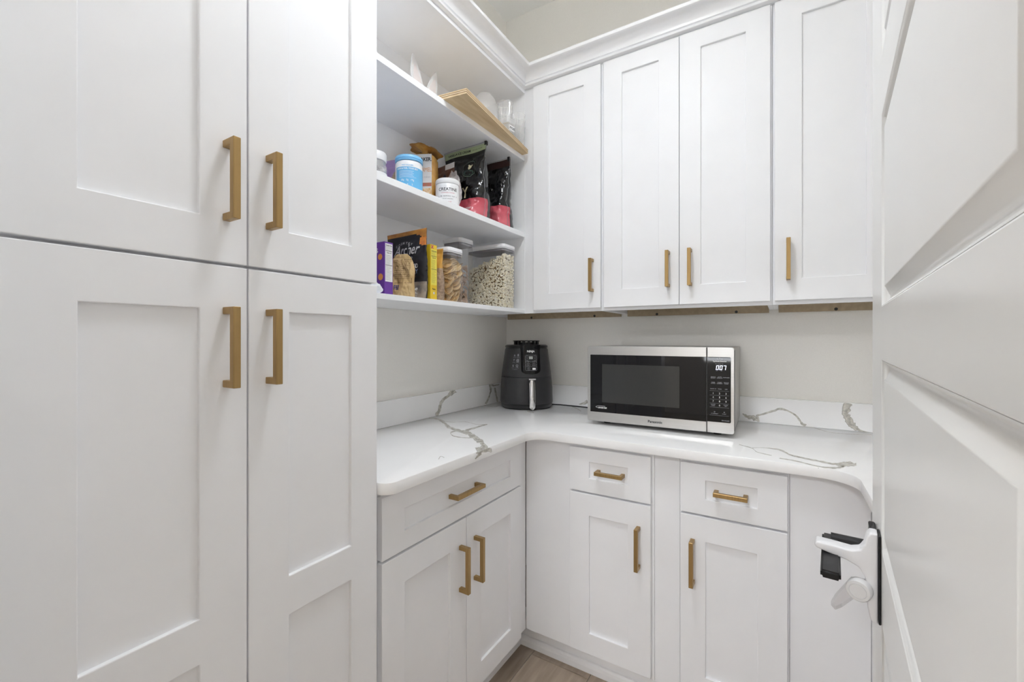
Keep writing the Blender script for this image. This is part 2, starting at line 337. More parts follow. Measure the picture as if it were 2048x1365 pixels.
# ---- right-hand base cabinet along the right wall, mostly behind the open door
t = thing('base_cabinet', 'white base cabinet behind the open door under the right end of the countertop', 'cabinet', (0, 0, 0))
b_ = bmesh.new(); box(b_, 0.2055, XR-0.004, 0.20, YW-0.004, 0.1143, 0.883, 0.0008); box(b_, 0.28, XR-0.004, 0.20, YW-0.004, 0, 0.1143)
obj('body', b_, WHITE, t)
for a, b in ((0.24, 0.64), (0.644, 1.044)):
    for z0, z1 in ((0.711, 0.8686), (0.1277, 0.7045)):
        o = holes([-b, -b+0.076, -a-0.076, -a], [z0, z0+0.05 if z0 > 0.5 else z0+0.075, z1-0.05 if z0 > 0.5 else z1-0.075, z1], {(1, 1)}, 0, 0.019)
        ob = obj('door' if z0 < 0.5 else 'drawer', o, WHITE, t, loc=(0.1865, 0, 0), rot=(0, 0, R(-90)))
        obj('panel', B(-b+0.07, -a-0.07, 0.0085, 0.016, z0+0.045, z1-0.045), WHITE, ob)
# toe kicks and quarter round at the floor
struct(obj('baseboard_left', prism([(-0.9330, 0), (-0.9150, 0), (-0.9152, 0.022), (-0.9190, 0.032), (-0.9260, 0.038), (-0.9330, 0.039)], 'y', 0.7243, 1.547), MOULD))
struct(obj('baseboard_back', prism([(1.5590, 0), (1.5450, 0), (1.5452, 0.020), (1.5480, 0.030), (1.5530, 0.036), (1.5590, 0.037)], 'x', -0.915, 0.279), MOULD))

# ---- upper cabinets of the back run
yU, yUf = 1.7737, 1.7927
def upper(label, x0, x1, doors, rail=True):
    t = thing('wall_cabinet', label, 'cabinet', (0, yU, 0))
    b_ = bmesh.new(); dY = YW-0.004-yU
    box(b_, x0+0.0004, x1-0.0004, yUf-yU, yUf-yU+0.019, 1.3845, 2.4480, 0.0006)           # face frame, hangs below the box
    box(b_, x0+0.0004, x0+0.016, yUf-yU+0.019, dY, 1.3845, 2.448); box(b_, x1-0.016, x1-0.0004, yUf-yU+0.019, dY, 1.3845, 2.448)
    box(b_, x0+0.016, x1-0.016, yUf-yU+0.019, dY, 1.404, 2.448)
    obj('body', b_, WHITE, t)
    r_ = obj('hanging_rail', B(x0+0.017, x1-0.017, dY-0.016, dY, 1.372, 1.404), RAW, t); r_['label'] = 'bare plywood hanging rail'
    k = 0
    for fx in (0.25, 0.78):
        s_ = obj('screw', lathe([(0.0, -0.0015), (0.005, -0.0015), (0.006, 0.0)], 12), BLACK, r_, loc=(x0+(x1-x0)*fx, dY-0.0161, 1.379), rot=(R(90), 0, 0))
    for (a, b, p, q, hx) in doors:
        d = shaker(t, 'door', a, b, 1.3975, 2.4400, [(p, q, 1.4715, 2.3735)], 0.0); handle(d, hx, 0.0, 1.5370)
    return t
upper('single door white wall cabinet in the corner beside the open shelves', XW+0.004, -0.6490, [(-0.9834, -0.6559, -0.9039, -0.7337, -0.6915)])
upper('double door white wall cabinet above the microwave', -0.6490, -0.0258, [(-0.6420, -0.3375, -0.5635, -0.4149, -0.3766), (-0.3353, -0.0325, -0.2592, -0.1091, -0.2956)])
upper('white wall cabinet at the right end, next to the open door', -0.0258, XR-0.004, [(-0.0192, 0.3095, 0.0602, 0.2310, 0.0210), (0.330, 0.760, 0.41, 0.68, 0.37)])

# ---- open shelf unit
SH = thing('open_shelf_unit', 'white open shelf unit on the left wall holding groceries', 'shelf unit', (0, 0, 0))
xS = -1.0387; ya, yb = 0.7255, 1.7905
obj('side_panel', B(XW+0.006, xS, yb, yb+0.0015, 1.3862, 2.448), SHELF, SH)
obj('side_panel', B(XW+0.006, xS, ya, ya+0.016, 1.3862, 2.448), SHELF, SH)
obj('back_panel', B(XW+0.002, XW+0.006, ya, yb, 1.3862, 2.448), SHELF, SH)
obj('top_panel', B(XW+0.006, xS, ya+0.016, yb, 2.432, 2.448), SHELF, SH)
for z0, z1 in ((1.3862, 1.4040), (1.7471, 1.7694), (2.1100, 2.1320)):
    obj('shelf', B(XW+0.006, xS, ya+0.016, yb, z0, z1, 0.0008), SHELF, SH)
# corner stile of the wall cabinet beside the shelf
# ---- crown moulding: one mitred sweep
prof = [(0.0, 2.448), (0.008, 2.448), (0.016, 2.452), (0.018, 2.4585), (0.0125, 2.4615), (0.0125, 2.464), (0.019, 2.4655)]
for i in range(9):
    a = R(90*i/8); prof.append((0.019+0.040*(1-math.cos(a)), 2.4665+0.036*math.sin(a)))
prof += [(0.062, 2.5035), (0.066, 2.507), (0.067, 2.519), (0.064, 2.522), (0.0, 2.522)]
bm = bmesh.new(); xL, yL = xS, yUf-0.010
path = lambda p: [(xL+p, 0.10), (xL+p, yL-p), (XR-0.004, yL-p)]
rows = [[bm.verts.new((x, y, z)) for x, y in path(p)] for p, z in prof]
n = len(rows)
for i in range(n):
    a, b = rows[i], rows[(i+1) % n]
    for k in range(2): bm.faces.new([a[k], a[k+1], b[k+1], b[k]])
bm.faces.new([r[0] for r in rows]); bm.faces.new([r[2] for r in rows])
cr = obj('crown_molding', bm, MOULD); auto_smooth(cr, 32); tag(cr, 'white crown moulding along the top of shelves and wall cabinets', 'molding')
# tops behind the crown
o = obj('dust_board', B(XW+0.004, xS, 0.10, yUf, 2.449, 2.4565), SHELF, cr)
o = obj('dust_board', B(XW+0.004, XR-0.004, yUf, YW-0.004, 2.449, 2.4565), SHELF, cr)

# ================================================================ countertop
def arc(cx, cy, r, a0, a1, n=10): return [(cx+r*math.cos(R(a0+(a1-a0)*i/n)), cy+r*math.sin(R(a0+(a1-a0)*i/n))) for i in range(n+1)]
xC, yC, xCR = -0.8022, 1.4495, 0.168
pts = [(XW+0.002, 0.7255)]
pts += arc(xC-0.035, 0.7255+0.035, 0.035, -90, 0, 8)
pts += arc(xC+0.062, yC-0.062, 0.062, 180, 90, 10)
pts += arc(xCR-0.085, yC-0.085, 0.085, 90, 0, 12)
pts += arc(xCR+0.03, 0.20+0.03, 0.03, 180, 270, 5)
pts += [(XR-0.002, 0.20), (XR-0.002, YW-0.002), (XW+0.002, YW-0.002)]
ct = obj('countertop', prism(pts, 'z', 0.8840, 0.9140, 0.0018, 2), QUARTZ); auto_smooth(ct, 40)
tag(ct, 'white quartz countertop with grey-beige veins wrapping the corner', 'countertop')
obj('backsplash', B(XW+0.001, -1.3241, 0.7255, YW-0.016, 0.9142, 1.0190, 0.001), QUARTZ, ct)
obj('backsplash', B(XW+0.001, XR-0.002, 2.0841, YW-0.001, 0.9142, 1.0190, 0.001), QUARTZ, ct)
# veins: thin inlays following the ones in the stone
vm = bpy.data.materials.new('vein'); vm.use_nodes = True; nt = vm.node_tree; bs = nt.nodes['Principled BSDF']; bs.inputs['Roughness'].default_value = 0.18
tc = nt.nodes.new('ShaderNodeTexCoord'); n1 = nt.nodes.new('ShaderNodeTexNoise'); n1.inputs['Scale'].default_value = 60; n1.inputs['Detail'].default_value = 6
nt.links.new(tc.outputs['Object'], n1.inputs['Vector'])
rp = nt.nodes.new('ShaderNodeValToRGB'); rp.color_ramp.elements[0].color = (0.47, 0.44, 0.38, 1); rp.color_ramp.elements[1].color = (0.68, 0.66, 0.61, 1)
rp.color_ramp.elements[0].position = 0.3; rp.color_ramp.elements[1].position = 0.62
nt.links.new(n1.outputs[0], rp.inputs[0]); nt.links.new(rp.outputs[0], bs.inputs['Base Color'])
at = nt.nodes.new('ShaderNodeAttribute'); at.attribute_name = 'core'
mu = nt.nodes.new('ShaderNodeMath'); mu.operation = 'MULTIPLY_ADD'; mu.inputs[1].default_value = 1.1; mu.inputs[2].default_value = 0.0
su = nt.nodes.new('ShaderNodeMath'); su.operation = 'MULTIPLY'; su.use_clamp = True
nt.links.new(at.outputs['Fac'], mu.inputs[0]); nt.links.new(mu.outputs[0], su.inputs[0])
r2 = nt.nodes.new('ShaderNodeMapRange'); r2.inputs[1].default_value = 0.3; r2.inputs[2].default_value = 0.6; r2.inputs[3].default_value = 0.55; r2.inputs[4].default_value = 1.0
nt.links.new(n1.outputs[0], r2.inputs[0]); nt.links.new(r2.outputs[0], su.inputs[1]); nt.links.new(su.outputs[0], bs.inputs['Alpha'])
for ax, val, P_ in VEINS:
    L = []
    n = len(P_)
    def cat(i, t, k):
        g = lambda j: P_[max(0, min(n-1, j))][k]
        a, b, c, d = g(i-1), g(i), g(i+1), g(i+2)
        return 0.5*((2*b)+(-a+c)*t+(2*a-5*b+4*c-d)*t*t+(-a+3*b-3*c+d)*t**3)
    for i in range(n-1):
        for s in range(8): L.append([cat(i, s/8, k) for k in range(4)])
    L.append(list(P_[-1]))
    bm = bmesh.new(); lay = bm.verts.layers.float.new('core'); rows = []
    for q, (a, b, c, d) in enumerate(L):
        A, Bv = Vector((a, b)), Vector((c, d)); w_ = (Bv-A); 
        j1 = 1+0.6*noise.noise(Vector((q*0.45, a*9, 1))); j2 = 1+0.6*noise.noise(Vector((q*0.45, a*9, 5)))
        M = (A+Bv)/2; A = M-w_*0.5*max(0.35, j1); Bv = M+w_*0.5*max(0.35, j2)
        row = []
        for f_, cv in ((0, 0), (0.2, 1), (0.5, 0.75), (0.8, 1), (1, 0)):
            p = A.lerp(Bv, f_)
            if ax == 'z':
                if p.y > 2.0838 or p.x < -1.3238 or p.x > XR-0.01: p = Vector((max(p.x, -1.3238), min(p.y, 2.0838)))
                co = (p.x, p.y, 0.91425)
            elif ax == 'x': co = ((val+0.0003), p.x, max(0.8860 if val > -1 else 0.9144, min(p.y, 0.9125 if val > -1 else 1.0185)))
            else: co = (p.x, val-0.0003, max(0.8860 if val < 1.6 else 0.9144, min(p.y, 0.9125 if val < 1.6 else 1.0185)))
            v = bm.verts.new(co); v[lay] = cv*(0.35 if q in (0, len(L)-1) else 1); row.append(v)
        rows.append(row)
    for a, b in zip(rows, rows[1:]):
        for k in range(4): bm.faces.new([a[k], a[k+1], b[k+1], b[k]])
    obj('vein', bm, vm, ct)
# ================================================================ the open door at the right
a_ = R(4.64)
# local frame: x along the leaf from the hinge, front (-y) faces the camera side (left)
def dloc(a, c):   # distance along the leaf, offset from the camera plane -> world xy
    return (math.sin(a_)*a+math.cos(a_)*c, math.cos(a_)*a-math.sin(a_)*c)
HX, HY = dloc(0.10, 0.05)
RZ = R(90)-a_
door = bpy.data.objects.new('door_1', None); C.objects.link(door); door.location = (HX, HY, 0); door.rotation_euler = (0, 0, RZ); door['kind'] = 'structure'
# local -y must point to the left: after rotating by 90deg x->forward, y->left, so the face is at +y; front face y=0, body towards -y
W_ = 0.775
rowsz = [(0.345, 0.585), (0.660, 0.905), (0.9975, 1.2375), (1.3075, 1.548), (1.624, 1.865)]
PX0, PX1 = 0.0998, 0.6220
zs = [0.012]; hs = set()
for a, b in rowsz: zs += [a, b]; hs.add((1, len(zs)-2))
zs.append(2.04)
obj('door_leaf', holes([0, PX0, PX1, W_], zs, hs, -0.035, 0.0, 0.0015), DOORW, door)
def ring(x0, x1, z0, z1):
    """sticking round an opening: quarter-round bead, step and flat panel"""
    bm = bmesh.new(); prf = [(0.0, -0.0005), (0.0015, -0.0014), (0.004, -0.0042), (0.0065, -0.0068), (0.009, -0.0080), (0.0115, -0.0078), (0.0130, -0.0066), (0.0215, -0.0022), (0.0225, -0.0012), (0.0245, -0.0010)]
    loops = []
    for ins, y in prf:
        loops.append([bm.verts.new(p) for p in ((x0+ins, y, z0+ins), (x1-ins, y, z0+ins), (x1-ins, y, z1-ins), (x0+ins, y, z1-ins))])
    for a, b in zip(loops, loops[1:]):
        for k in range(4): bm.faces.new([a[k], a[(k+1) % 4], b[(k+1) % 4], b[k]])
    bm.faces.new(loops[-1]); 
    back = [bm.verts.new((v.co.x, -0.030, v.co.z)) for v in loops[0]]
    for k in range(4): bm.faces.new([loops[0][k], loops[0][(k+1) % 4], back[(k+1) % 4], back[k]])
    bm.faces.new(back); return bm
for a, b in rowsz:
    o = obj('door_panel', ring(PX0, PX1, a, b), DOORW, door); auto_smooth(o, 50)
# lever set
BLK = mat('matte_black_metal', (0.015, 0.015, 0.016), 0.35, 0.4, nscale=30, namt=0.1)
h = obj('door_handle', B(0.665, 0.725, 0.0002, 0.008, 0.938, 0.998, 0.0015), BLK, door)
bm = tube([(0.690, 0.008, 0.970), (0.690, 0.052, 0.970)], 0.011, 16)
obj('neck', bm, BLK, h)
lv = bmesh.new(); pr = []
for i in range(13):
    u = i/12; x = 0.700-0.130*u; yc = 0.052; wd = 0.0105; z1 = 0.976-0.001*u; th = 0.010
    pr.append([lv.verts.new(p) for p in ((x, yc-wd, z1-th), (x, yc+wd, z1-th), (x, yc+wd, z1), (x, yc-wd, z1))])
for a, b in zip(pr, pr[1:]):
    for k in range(4): lv.faces.new([a[k], a[(k+1) % 4], b[(k+1) % 4], b[k]])
lv.faces.new(pr[0]); lv.faces.new(pr[-1])
bmesh.ops.recalc_face_normals(lv, faces=lv.faces[:])
bmesh.ops.bevel(lv, geom=[e for e in lv.edges if e.calc_face_angle(0) > 0.7], offset=0.0025, segments=3, affect='EDGES')
o = obj('lever', lv, BLK, h); auto_smooth(o, 40)
# child safety lock stuck over the lever
LK = thing('lever_lock', 'white plastic child safety lock stuck over the black door lever', 'child lock', (HX, HY, 0), RZ)
LW = mat('lock_white_plastic', (0.78, 0.78, 0.80), 0.3, nscale=20, namt=0.02)
obj('adhesive_pad', B(0.622, 0.652, 0.0001, 0.0028, 0.900, 1.013, 0.001), BLK, LK)
# body silhouette in the (y,z) plane, extruded along the leaf: plate with an arm that reaches out over the lever
yz = [(0.003, 0.898), (0.010, 0.900), (0.0135, 0.918), (0.0145, 0.940), (0.016, 0.955), (0.0225, 0.966), (0.036, 0.972), (0.055, 0.976), (0.068, 0.979), (0.0705, 0.983), (0.068, 0.988), (0.052, 0.9875), (0.030, 0.986), (0.021, 0.989), (0.0165, 0.997), (0.0145, 1.008), (0.011, 1.014), (0.003, 1.014)]
bm = prism(yz, 'x', 0.626, 0.648, 0.0022, 3); o = obj('lock_body', bm, LW, LK); auto_smooth(o, 45)
kb = lathe([(0.0, 0.011), (0.0085, 0.011), (0.0088, 0.0104), (0.0092, 0.0104), (0.0096, 0.0112), (0.0125, 0.0108), (0.0138, 0.009), (0.014, 0.0)], 32)
o = obj('knob', kb, mat('lock_knob_plastic', (0.72, 0.72, 0.73), 0.3, nscale=20, namt=0.02), LK, loc=(0.628, 0.021, 0.9385), rot=(0, R(-90), R(-14))); auto_smooth(o, 40)
CLR = clear('frosted_clear_plastic', (0.93, 0.93, 0.94), 0.35, 0.25)
bm = prism([(0.014, 0.948), (0.030, 0.946), (0.047, 0.917), (0.052, 0.905), (0.047, 0.900), (0.040, 0.906), (0.024, 0.926), (0.014, 0.932)], 'x', 0.628, 0.640, 0.001, 2)
o = obj('release_tab', bm, CLR, LK); o['label'] = 'see-through frosted release tab'

# ================================================================ ceiling lamp
LP = thing('ceiling_lamp', 'semi flush drum lamp with opal diffuser on the pantry ceiling', 'lamp', (LAMP[0], LAMP[1], 0))
obj('canopy', lathe([(0.0, ZC), (0.065, ZC), (0.065, ZC-0.015), (0.03, ZC-0.03), (0.0, ZC-0.03)], 24), BRASS, LP)
obj('stem', tube([(0, 0, ZC-0.03), (0, 0, LAMP[2]+0.04)], 0.008, 12), BRASS, LP)
sh = lathe([(0.126, LAMP[2]-0.052), (0.130, LAMP[2]-0.052), (0.130, LAMP[2]+0.052), (0.126, LAMP[2]+0.052), (0.126, LAMP[2]-0.052)], 48, caps=False)
o = obj('drum_shade', sh, mat('drum_fabric', (0.85, 0.85, 0.84), 0.8, nscale=200, namt=0.04), LP); auto_smooth(o, 40)
GL = mat('lamp_diffuser', (0.9, 0.9, 0.9), 0.4, nscale=5, namt=0.01, emit=LAMP_C, estr=LAMP_E*1.54)
GU = mat('lamp_top_diffuser', (0.9, 0.9, 0.9), 0.4, nscale=5, namt=0.01, emit=LAMP_C, estr=LAMP_E*1.54*LAMP_UP)
obj('diffuser', lathe([(0.0, LAMP[2]-0.050), (0.124, LAMP[2]-0.048), (0.124, LAMP[2]-0.044), (0.0, LAMP[2]-0.044)], 48), GL, LP)
obj('top_diffuser', lathe([(0.012, LAMP[2]+0.030), (0.124, LAMP[2]+0.030), (0.124, LAMP[2]+0.034), (0.012, LAMP[2]+0.034)], 48), GU, LP)

# ================================================================ air fryer
import math as _m
FRX, FRY = -1.122, 1.950
FR = thing('air_fryer', 'charcoal air fryer with chrome drawer handle in the counter corner', 'air fryer', (FRX, FRY, 0.9145), R(29.9+11))
rb = 0.134
pr_ = [(0.118, 0.0), (0.122, 0.006), (0.126, 0.012), (0.128, 0.020)]
o = obj('base', lathe([(0.100, 0.0), (0.122, 0.002), (0.129, 0.010), (0.131, 0.024), (0.0, 0.024)], 56, sy=1.0, power=2.35), BLACK, FR); auto_smooth(o, 45)
o = obj('lower_body', lathe([(0.0, 0.0245), (0.130, 0.0245), (0.1335, 0.030), (0.1325, 0.060), (0.1315, 0.100), (0.1285, 0.140), (0.1265, 0.1585), (0.0, 0.1585)], 56, power=2.35), DARKG, FR); auto_smooth(o, 45)
o = obj('upper_body', lathe([(0.0, 0.1600), (0.1262, 0.1600), (0.1235, 0.185), (0.1185, 0.225), (0.1125, 0.265), (0.1090, 0.295), (0.104, 0.303), (0.0, 0.303)], 56, power=2.35), DARKG, FR); auto_smooth(o, 45)
o = obj('lid', lathe([(0.0, 0.3032), (0.106, 0.3032), (0.1085, 0.307), (0.108, 0.314), (0.100, 0.3185), (0.060, 0.320), (0.0, 0.320)], 56, power=2.35), BLACK, FR); auto_smooth(o, 45)
tv = obj('vent_cap', lathe([(0.0, 0.341), (0.064, 0.341), (0.070, 0.339), (0.070, 0.336), (0.0, 0.336)], 40), BLACK, FR)
for k in range(14):
    a = 2*math.pi*k/14
    bm = B(-0.004, 0.004, -0.064, -0.054, 0.3195, 0.336); bmesh.ops.rotate(bm, verts=bm.verts[:], cent=(0, 0, 0), matrix=Matrix.Rotation(a, 3, 'Z')); obj('vent_post', bm, BLACK, tv)
obj('vent_ring', lathe([(0.0, 0.319), (0.046, 0.319), (0.046, 0.331), (0.0, 0.331)], 32), BLACK, FR)
# control panel: shield shape hugging the front (front = -y)
def rr(z):
    tab = [(0.16, 0.1262), (0.185, 0.1235), (0.225, 0.1185), (0.265, 0.1125), (0.295, 0.1090), (0.32, 0.1085)]
    for (a, ra), (b, rb_) in zip(tab, tab[1:]):
        if z <= b: return ra+(rb_-ra)*(z-a)/(b-a)
    return 0.1085
def on_body(x, z, off):
    r = rr(z); q = 2.35; y = (max(0.0, 1-abs(x/r)**q))**(1/q)*r
    return Vector((x, -y-off, z))
bm = bmesh.new(); NX, NZ = 20, 22; G = {}
z0, z1 = 0.178, 0.318
for i in range(NX+1):
    for j in range(NZ+1):
        u = -1+2*i/NX; z = z0+(z1-z0)*j/NZ
        e = 1.0
        if z < z0+0.022: e = math.sqrt(max(0, 1-((z0+0.022-z)/0.022)**2))*0.35+0.65 if z > z0 else 0.60
        hw = (0.0480+0.004*max(0, (z-0.29)/0.03))*e
        G[i, j] = bm.verts.new(on_body(u*hw, z, 0.006-0.004*abs(u)**6))
for i in range(NX):
    for j in range(NZ): bm.faces.new([G[i, j], G[i+1, j], G[i+1, j+1], G[i, j+1]])
ext = bmesh.ops.extrude_face_region(bm, geom=bm.faces[:])
for v in [g for g in ext['geom'] if isinstance(g, bmesh.types.BMVert)]: v.co.y += 0.012
cp = obj('control_panel', bm, GLOSSB, FR); auto_smooth(cp, 50)
F_ = lambda cx, cz, off=0.0066: (lambda x, z: on_body(cx+x, cz+z, off-0.004*min(1, abs((cx+x)/0.048))**6))
text('lettering', 'NINJA', 0.0135, PRINTW, cp, F_(0.000, 0.287), bold=0.03, xs=1.05)
def pad(x0, x1, z0, z1, m, par, fill=False, w_=0.0007, r=0.002):
    bm = bmesh.new()
    segs = [(x0, x1, z0, z1)] if fill else [(x0+r, x1-r, z1-w_, z1), (x0+r, x1-r, z0, z0+w_), (x0, x0+w_, z0+r, z1-r), (x1-w_, x1, z0+r, z1-r)]
    for (a, b, c, d) in segs:
        N = 8
        for i in range(N):
            xa, xb_ = a+(b-a)*i/N, a+(b-a)*(i+1)/N
            q = [on_body(px, pz, 0.0067-0.004*min(1, abs(px/0.048))**6) for px, pz in ((xa, c), (xb_, c), (xb_, d), (xa, d))]
            bm.faces.new([bm.verts.new(p) for p in q])
    return obj('outline' if not fill else 'key', bm, m, par)
pad(-0.029, 0.029, 0.1935, 0.2690, PRINTG, cp)
pad(-0.010, 0.009, 0.2490, 0.2630, mat('lcd', (0.36, 0.38, 0.36), 0.3, nscale=50, namt=0.03), cp, True)
for sx in (-1, 1):
    for zz in (0.2605, 0.2475): pad(sx*0.0195-0.005, sx*0.0195+0.005, zz-0.0045, zz+0.0045, PRINTG, cp)
for nm, cx, cz in (('AIR\nFRY', -0.0145, 0.2345), ('ROAST', 0.0150, 0.2345), ('REHEAT', -0.0145, 0.2205), ('DEHYDRATE', 0.0150, 0.2205)):
    pad(cx-0.0105, cx+0.0105, cz-0.0048, cz+0.0048, PRINTG, cp); text('lettering', nm, 0.0032, PRINTG, cp, F_(cx, cz), xs=0.85)
pad(-0.020, -0.004, 0.1975, 0.2075, PRINTG, cp); text('lettering', 'O', 0.006, PRINTG, cp, F_(-0.012, 0.2025))
pad(0.0060, 0.0225, 0.1975, 0.2065, PRINTW, cp, True)
pad(-0.029, 0.029, 0.2400, 0.2406, PRINTG, cp, True); pad(-0.029, 0.029, 0.2120, 0.2126, PRINTG, cp, True)
# faint printing on the left cheek
def on_ang(x, z, off=0.0006):
    th = x/0.115; r = rr(z); q = 2.35; s, c = math.sin(th), math.cos(th); k = (abs(c)**q+abs(s)**q)**(-1/q)
    return Vector(((r*k+off)*s, -(r*k+off)*c, z))
for i, (cx, cz, tx) in enumerate([(-0.080, 0.268, 'o'), (-0.062, 0.268, '8'), (-0.082, 0.243, 'Y'), (-0.063, 0.243, '@'), (-0.084, 0.216, '6'), (-0.065, 0.216, 'Q')]):
    text('lettering', tx, 0.016, PRINTG, FR, (lambda cx, cz: (lambda x, z: on_ang(cx+x, cz+z)))(cx, cz), xs=0.9)
    text('lettering', 'NON STICK', 0.0032, PRINTG, FR, (lambda cx, cz: (lambda x, z: on_ang(cx+x, cz+z-0.0105)))(cx, cz), xs=0.8)
text('lettering', '-----v-----', 0.007, PRINTG, FR, lambda x, z: on_ang(-0.075+x, 0.199+z))
# drawer handle
hb = bmesh.new(); rows = []
for i in range(15):
    u = i/14; z = 0.006+0.142*u
    hw = 0.0155*(math.sqrt(max(0.0, 1-((0.10-u)/0.10)**2)) if u < 0.10 else 1); hw = max(hw, 0.004)
    yy = -0.163+0.012*(u**3)
    rows.append([hb.verts.new((hw*cx, yy+dy, z)) for cx, dy in ((-1, 0.006), (-0.75, 0.0), (0, -0.003), (0.75, 0.0), (1, 0.006), (0.9, 0.014), (-0.9, 0.014))])
for a, b in zip(rows, rows[1:]):
    for k in range(7): hb.faces.new([a[k], a[(k+1) % 7], b[(k+1) % 7], b[k]])
hb.faces.new(rows[0]); hb.faces.new(rows[-1])
hd = obj('drawer_handle', hb, CHROME, FR); auto_smooth(hd, 50); hd['label'] = 'chrome handle face'
bm = bmesh.new(); box(bm, -0.0155, 0.0155, -0.152, -0.124, 0.030, 0.150, 0.003); obj('handle_core', bm, BLACK, FR)
bm = bmesh.new(); box(bm, -0.0175, 0.0175, -0.158, -0.122, 0.1500, 0.1565, 0.002); o = obj('handle_bracket', bm, CHROME, FR)
# power cord along the splash
cp_ = [(-1.03, 2.040, 0.920), (-0.98, 2.058, 0.919), (-0.90, 2.062, 0.918), (-0.80, 2.052, 0.918), (-0.70, 2.062, 0.918), (-0.60, 2.066, 0.919)]
tag(obj('power_cord', tube(cp_, 0.0032, 8), BLACK, None, True), 'black power cord running from the air fryer behind the microwave', 'cord')

# ================================================================ microwave
MW = thing('microwave', 'stainless steel countertop microwave with black glass door', 'microwave', (-0.677, 1.6815, 0.9145), R(1.06))
mx1, mz0, mz1 = 0.5385, 0.0155, 0.3195; md = 0.395
obj('body', B(0.003, mx1-0.003, 0.028, md, mz0+0.002, mz1-0.001, 0.004, 2), STEELS, MW)
for fx in (0.06, mx1-0.06):
    for fy in (0.07, md-0.05): obj('foot', lathe([(0.0, 0.0), (0.014, 0.0), (0.016, mz0+0.003), (0.0, mz0+0.003)], 16, fx, fy), BLACK, MW)
seam = 0.4505
def roundrect(x0, x1, z0, z1, r, left=True, right=True, n=5):
    p = []
    for (cx, cz, a0, on) in ((x1-r, z0+r, 270, right), (x1-r, z1-r, 0, right), (x0+r, z1-r, 90, left), (x0+r, z0+r, 180, left)):
        if on: p += arc(cx, cz, r, a0, a0+90, n)
        else: p.append({270: (x1, z0), 0: (x1, z1), 90: (x0, z1), 180: (x0, z0)}[a0])
    return p
dr = obj('door', prism(roundrect(0.0, seam-0.0012, mz0, mz1, 0.008, True, False), 'y', 0.0, 0.024, 0.0012, 2), STEEL, MW)
obj('glass', B(0.0125, seam-0.0016, -0.0008, 0.004, 0.0525, 0.2850, 0.0004), GLOSSB, dr)
WIN = mat('window_mesh', (0.04, 0.041, 0.04), 0.05, nscale=900, namt=0.4)
o = obj('window', B(0.0620, 0.3580, -0.0011, 0.001, 0.0935, 0.2475, 0.0), WIN, dr); o['label'] = 'greyish perforated viewing window'
text('lettering', 'Panasonic', 0.0135, PRINTB, dr, loc=(0.2700, -0.0003, 0.0335), bold=0.03)
text('lettering', 'INVERTER', 0.0078, PRINTW, dr, loc=(0.0640, -0.0012, 0.0705), bold=0.03, shear=0.3)
bm = tube([(0.036+0.026*(1-math.cos(a)), -0.0012, 0.0735+0.0045*math.sin(a)) for a in [R(t_) for t_ in range(-60, 121, 15)]], 0.0006, 6); obj('logo_swoosh', bm, PRINTW, dr)
cpn = obj('control_panel', prism(roundrect(seam+0.0012, mx1, mz0, mz1, 0.008, False, True), 'y', 0.0, 0.024, 0.0012, 2), STEEL, MW)
obj('keypad', prism(roundrect(seam+0.0016, 0.5280, 0.0545, 0.2850, 0.004, False, True), 'y', -0.0008, 0.004), GLOSSB, cpn)
obj('seam', B(seam-0.0012, seam+0.0012, 0.001, 0.022, mz0+0.001, mz1-0.001), BLACK, MW)
# digits built from seven segments
LED = mat('led', (0.9, 0.92, 1.0), 0.5, nscale=10, namt=0.01, emit=(0.82, 0.85, 1.0), estr=1.1)
def seg7(ch, x, z, w_=0.0085, h=0.0155):
    S = {'0': 'abcdef', '7': 'abc'}[ch]; t = 0.0019; bm = bmesh.new()
    geo = {'a': (0, w_, h-t, h), 'd': (0, w_, 0, t), 'b': (w_-t, w_, h/2, h), 'c': (w_-t, w_, 0, h/2), 'e': (0, t, 0, h/2), 'f': (0, t, h/2, h)}
    for s in S:
        a, b, c, d = geo[s]; box(bm, a, b, -0.0002, 0.0, c, d)
    for v in bm.verts: v.co.x += v.co.z*0.14
    obj('digit', bm, LED, cpn, loc=(x, -0.0011, z))
seg7('0', 0.4800, 0.2400); seg7('0', 0.4915, 0.2400); seg7('7', 0.5030, 0.2400)
def kt(s, x, z, sz, m=PRINTG, **k): text('lettering', s, sz, m, cpn, loc=(x, -0.0011, z), **k)
kt('Cyclonic Inverter', 0.4925, 0.2700, 0.0062, PRINTW, bold=0.03)
kt('~ * ~', 0.4925, 0.2790, 0.009, PRINTW); kt('Time  Defrost  Min', 0.4910, 0.2605, 0.0034); kt('AM          PM', 0.4905, 0.2365, 0.0034)
for (s, x, z) in (('SENSOR\nREHEAT', 0.4715, 0.2120), ('AUTO\nDEFROST', 0.4925, 0.2125), ('POPCORN', 0.5135, 0.2130), ('TIMER\nCLOCK', 0.4715, 0.1930), ('TURBO\nDEFROST', 0.4925, 0.1930), ('SENSOR\nCOOK', 0.5135, 0.1930), ('QUICK 30', 0.4715, 0.1720), ('MORE', 0.4925, 0.1720), ('LESS', 0.5130, 0.1720), ('POWER\nLEVEL', 0.4715, 0.1140), ('CLOCK\nSET', 0.5120, 0.1140), ('STOP/RESET', 0.4760, 0.0840), ('START', 0.5065, 0.0845)): kt(s, x, z, 0.0044)
for i, ch in enumerate('123456789'): kt(ch, 0.4715+0.0205*(i % 3), 0.1560-0.0140*(i//3), 0.0085, PRINTW)
kt('0', 0.4920, 0.1135, 0.0085, PRINTW); kt('o', 0.4760, 0.0915, 0.009, PRINTG); kt('o', 0.5070, 0.0915, 0.009, PRINTG)
kt('NN-SC668S', 0.5110, 0.0615, 0.0050, PRINTG)
bm = bmesh.new()
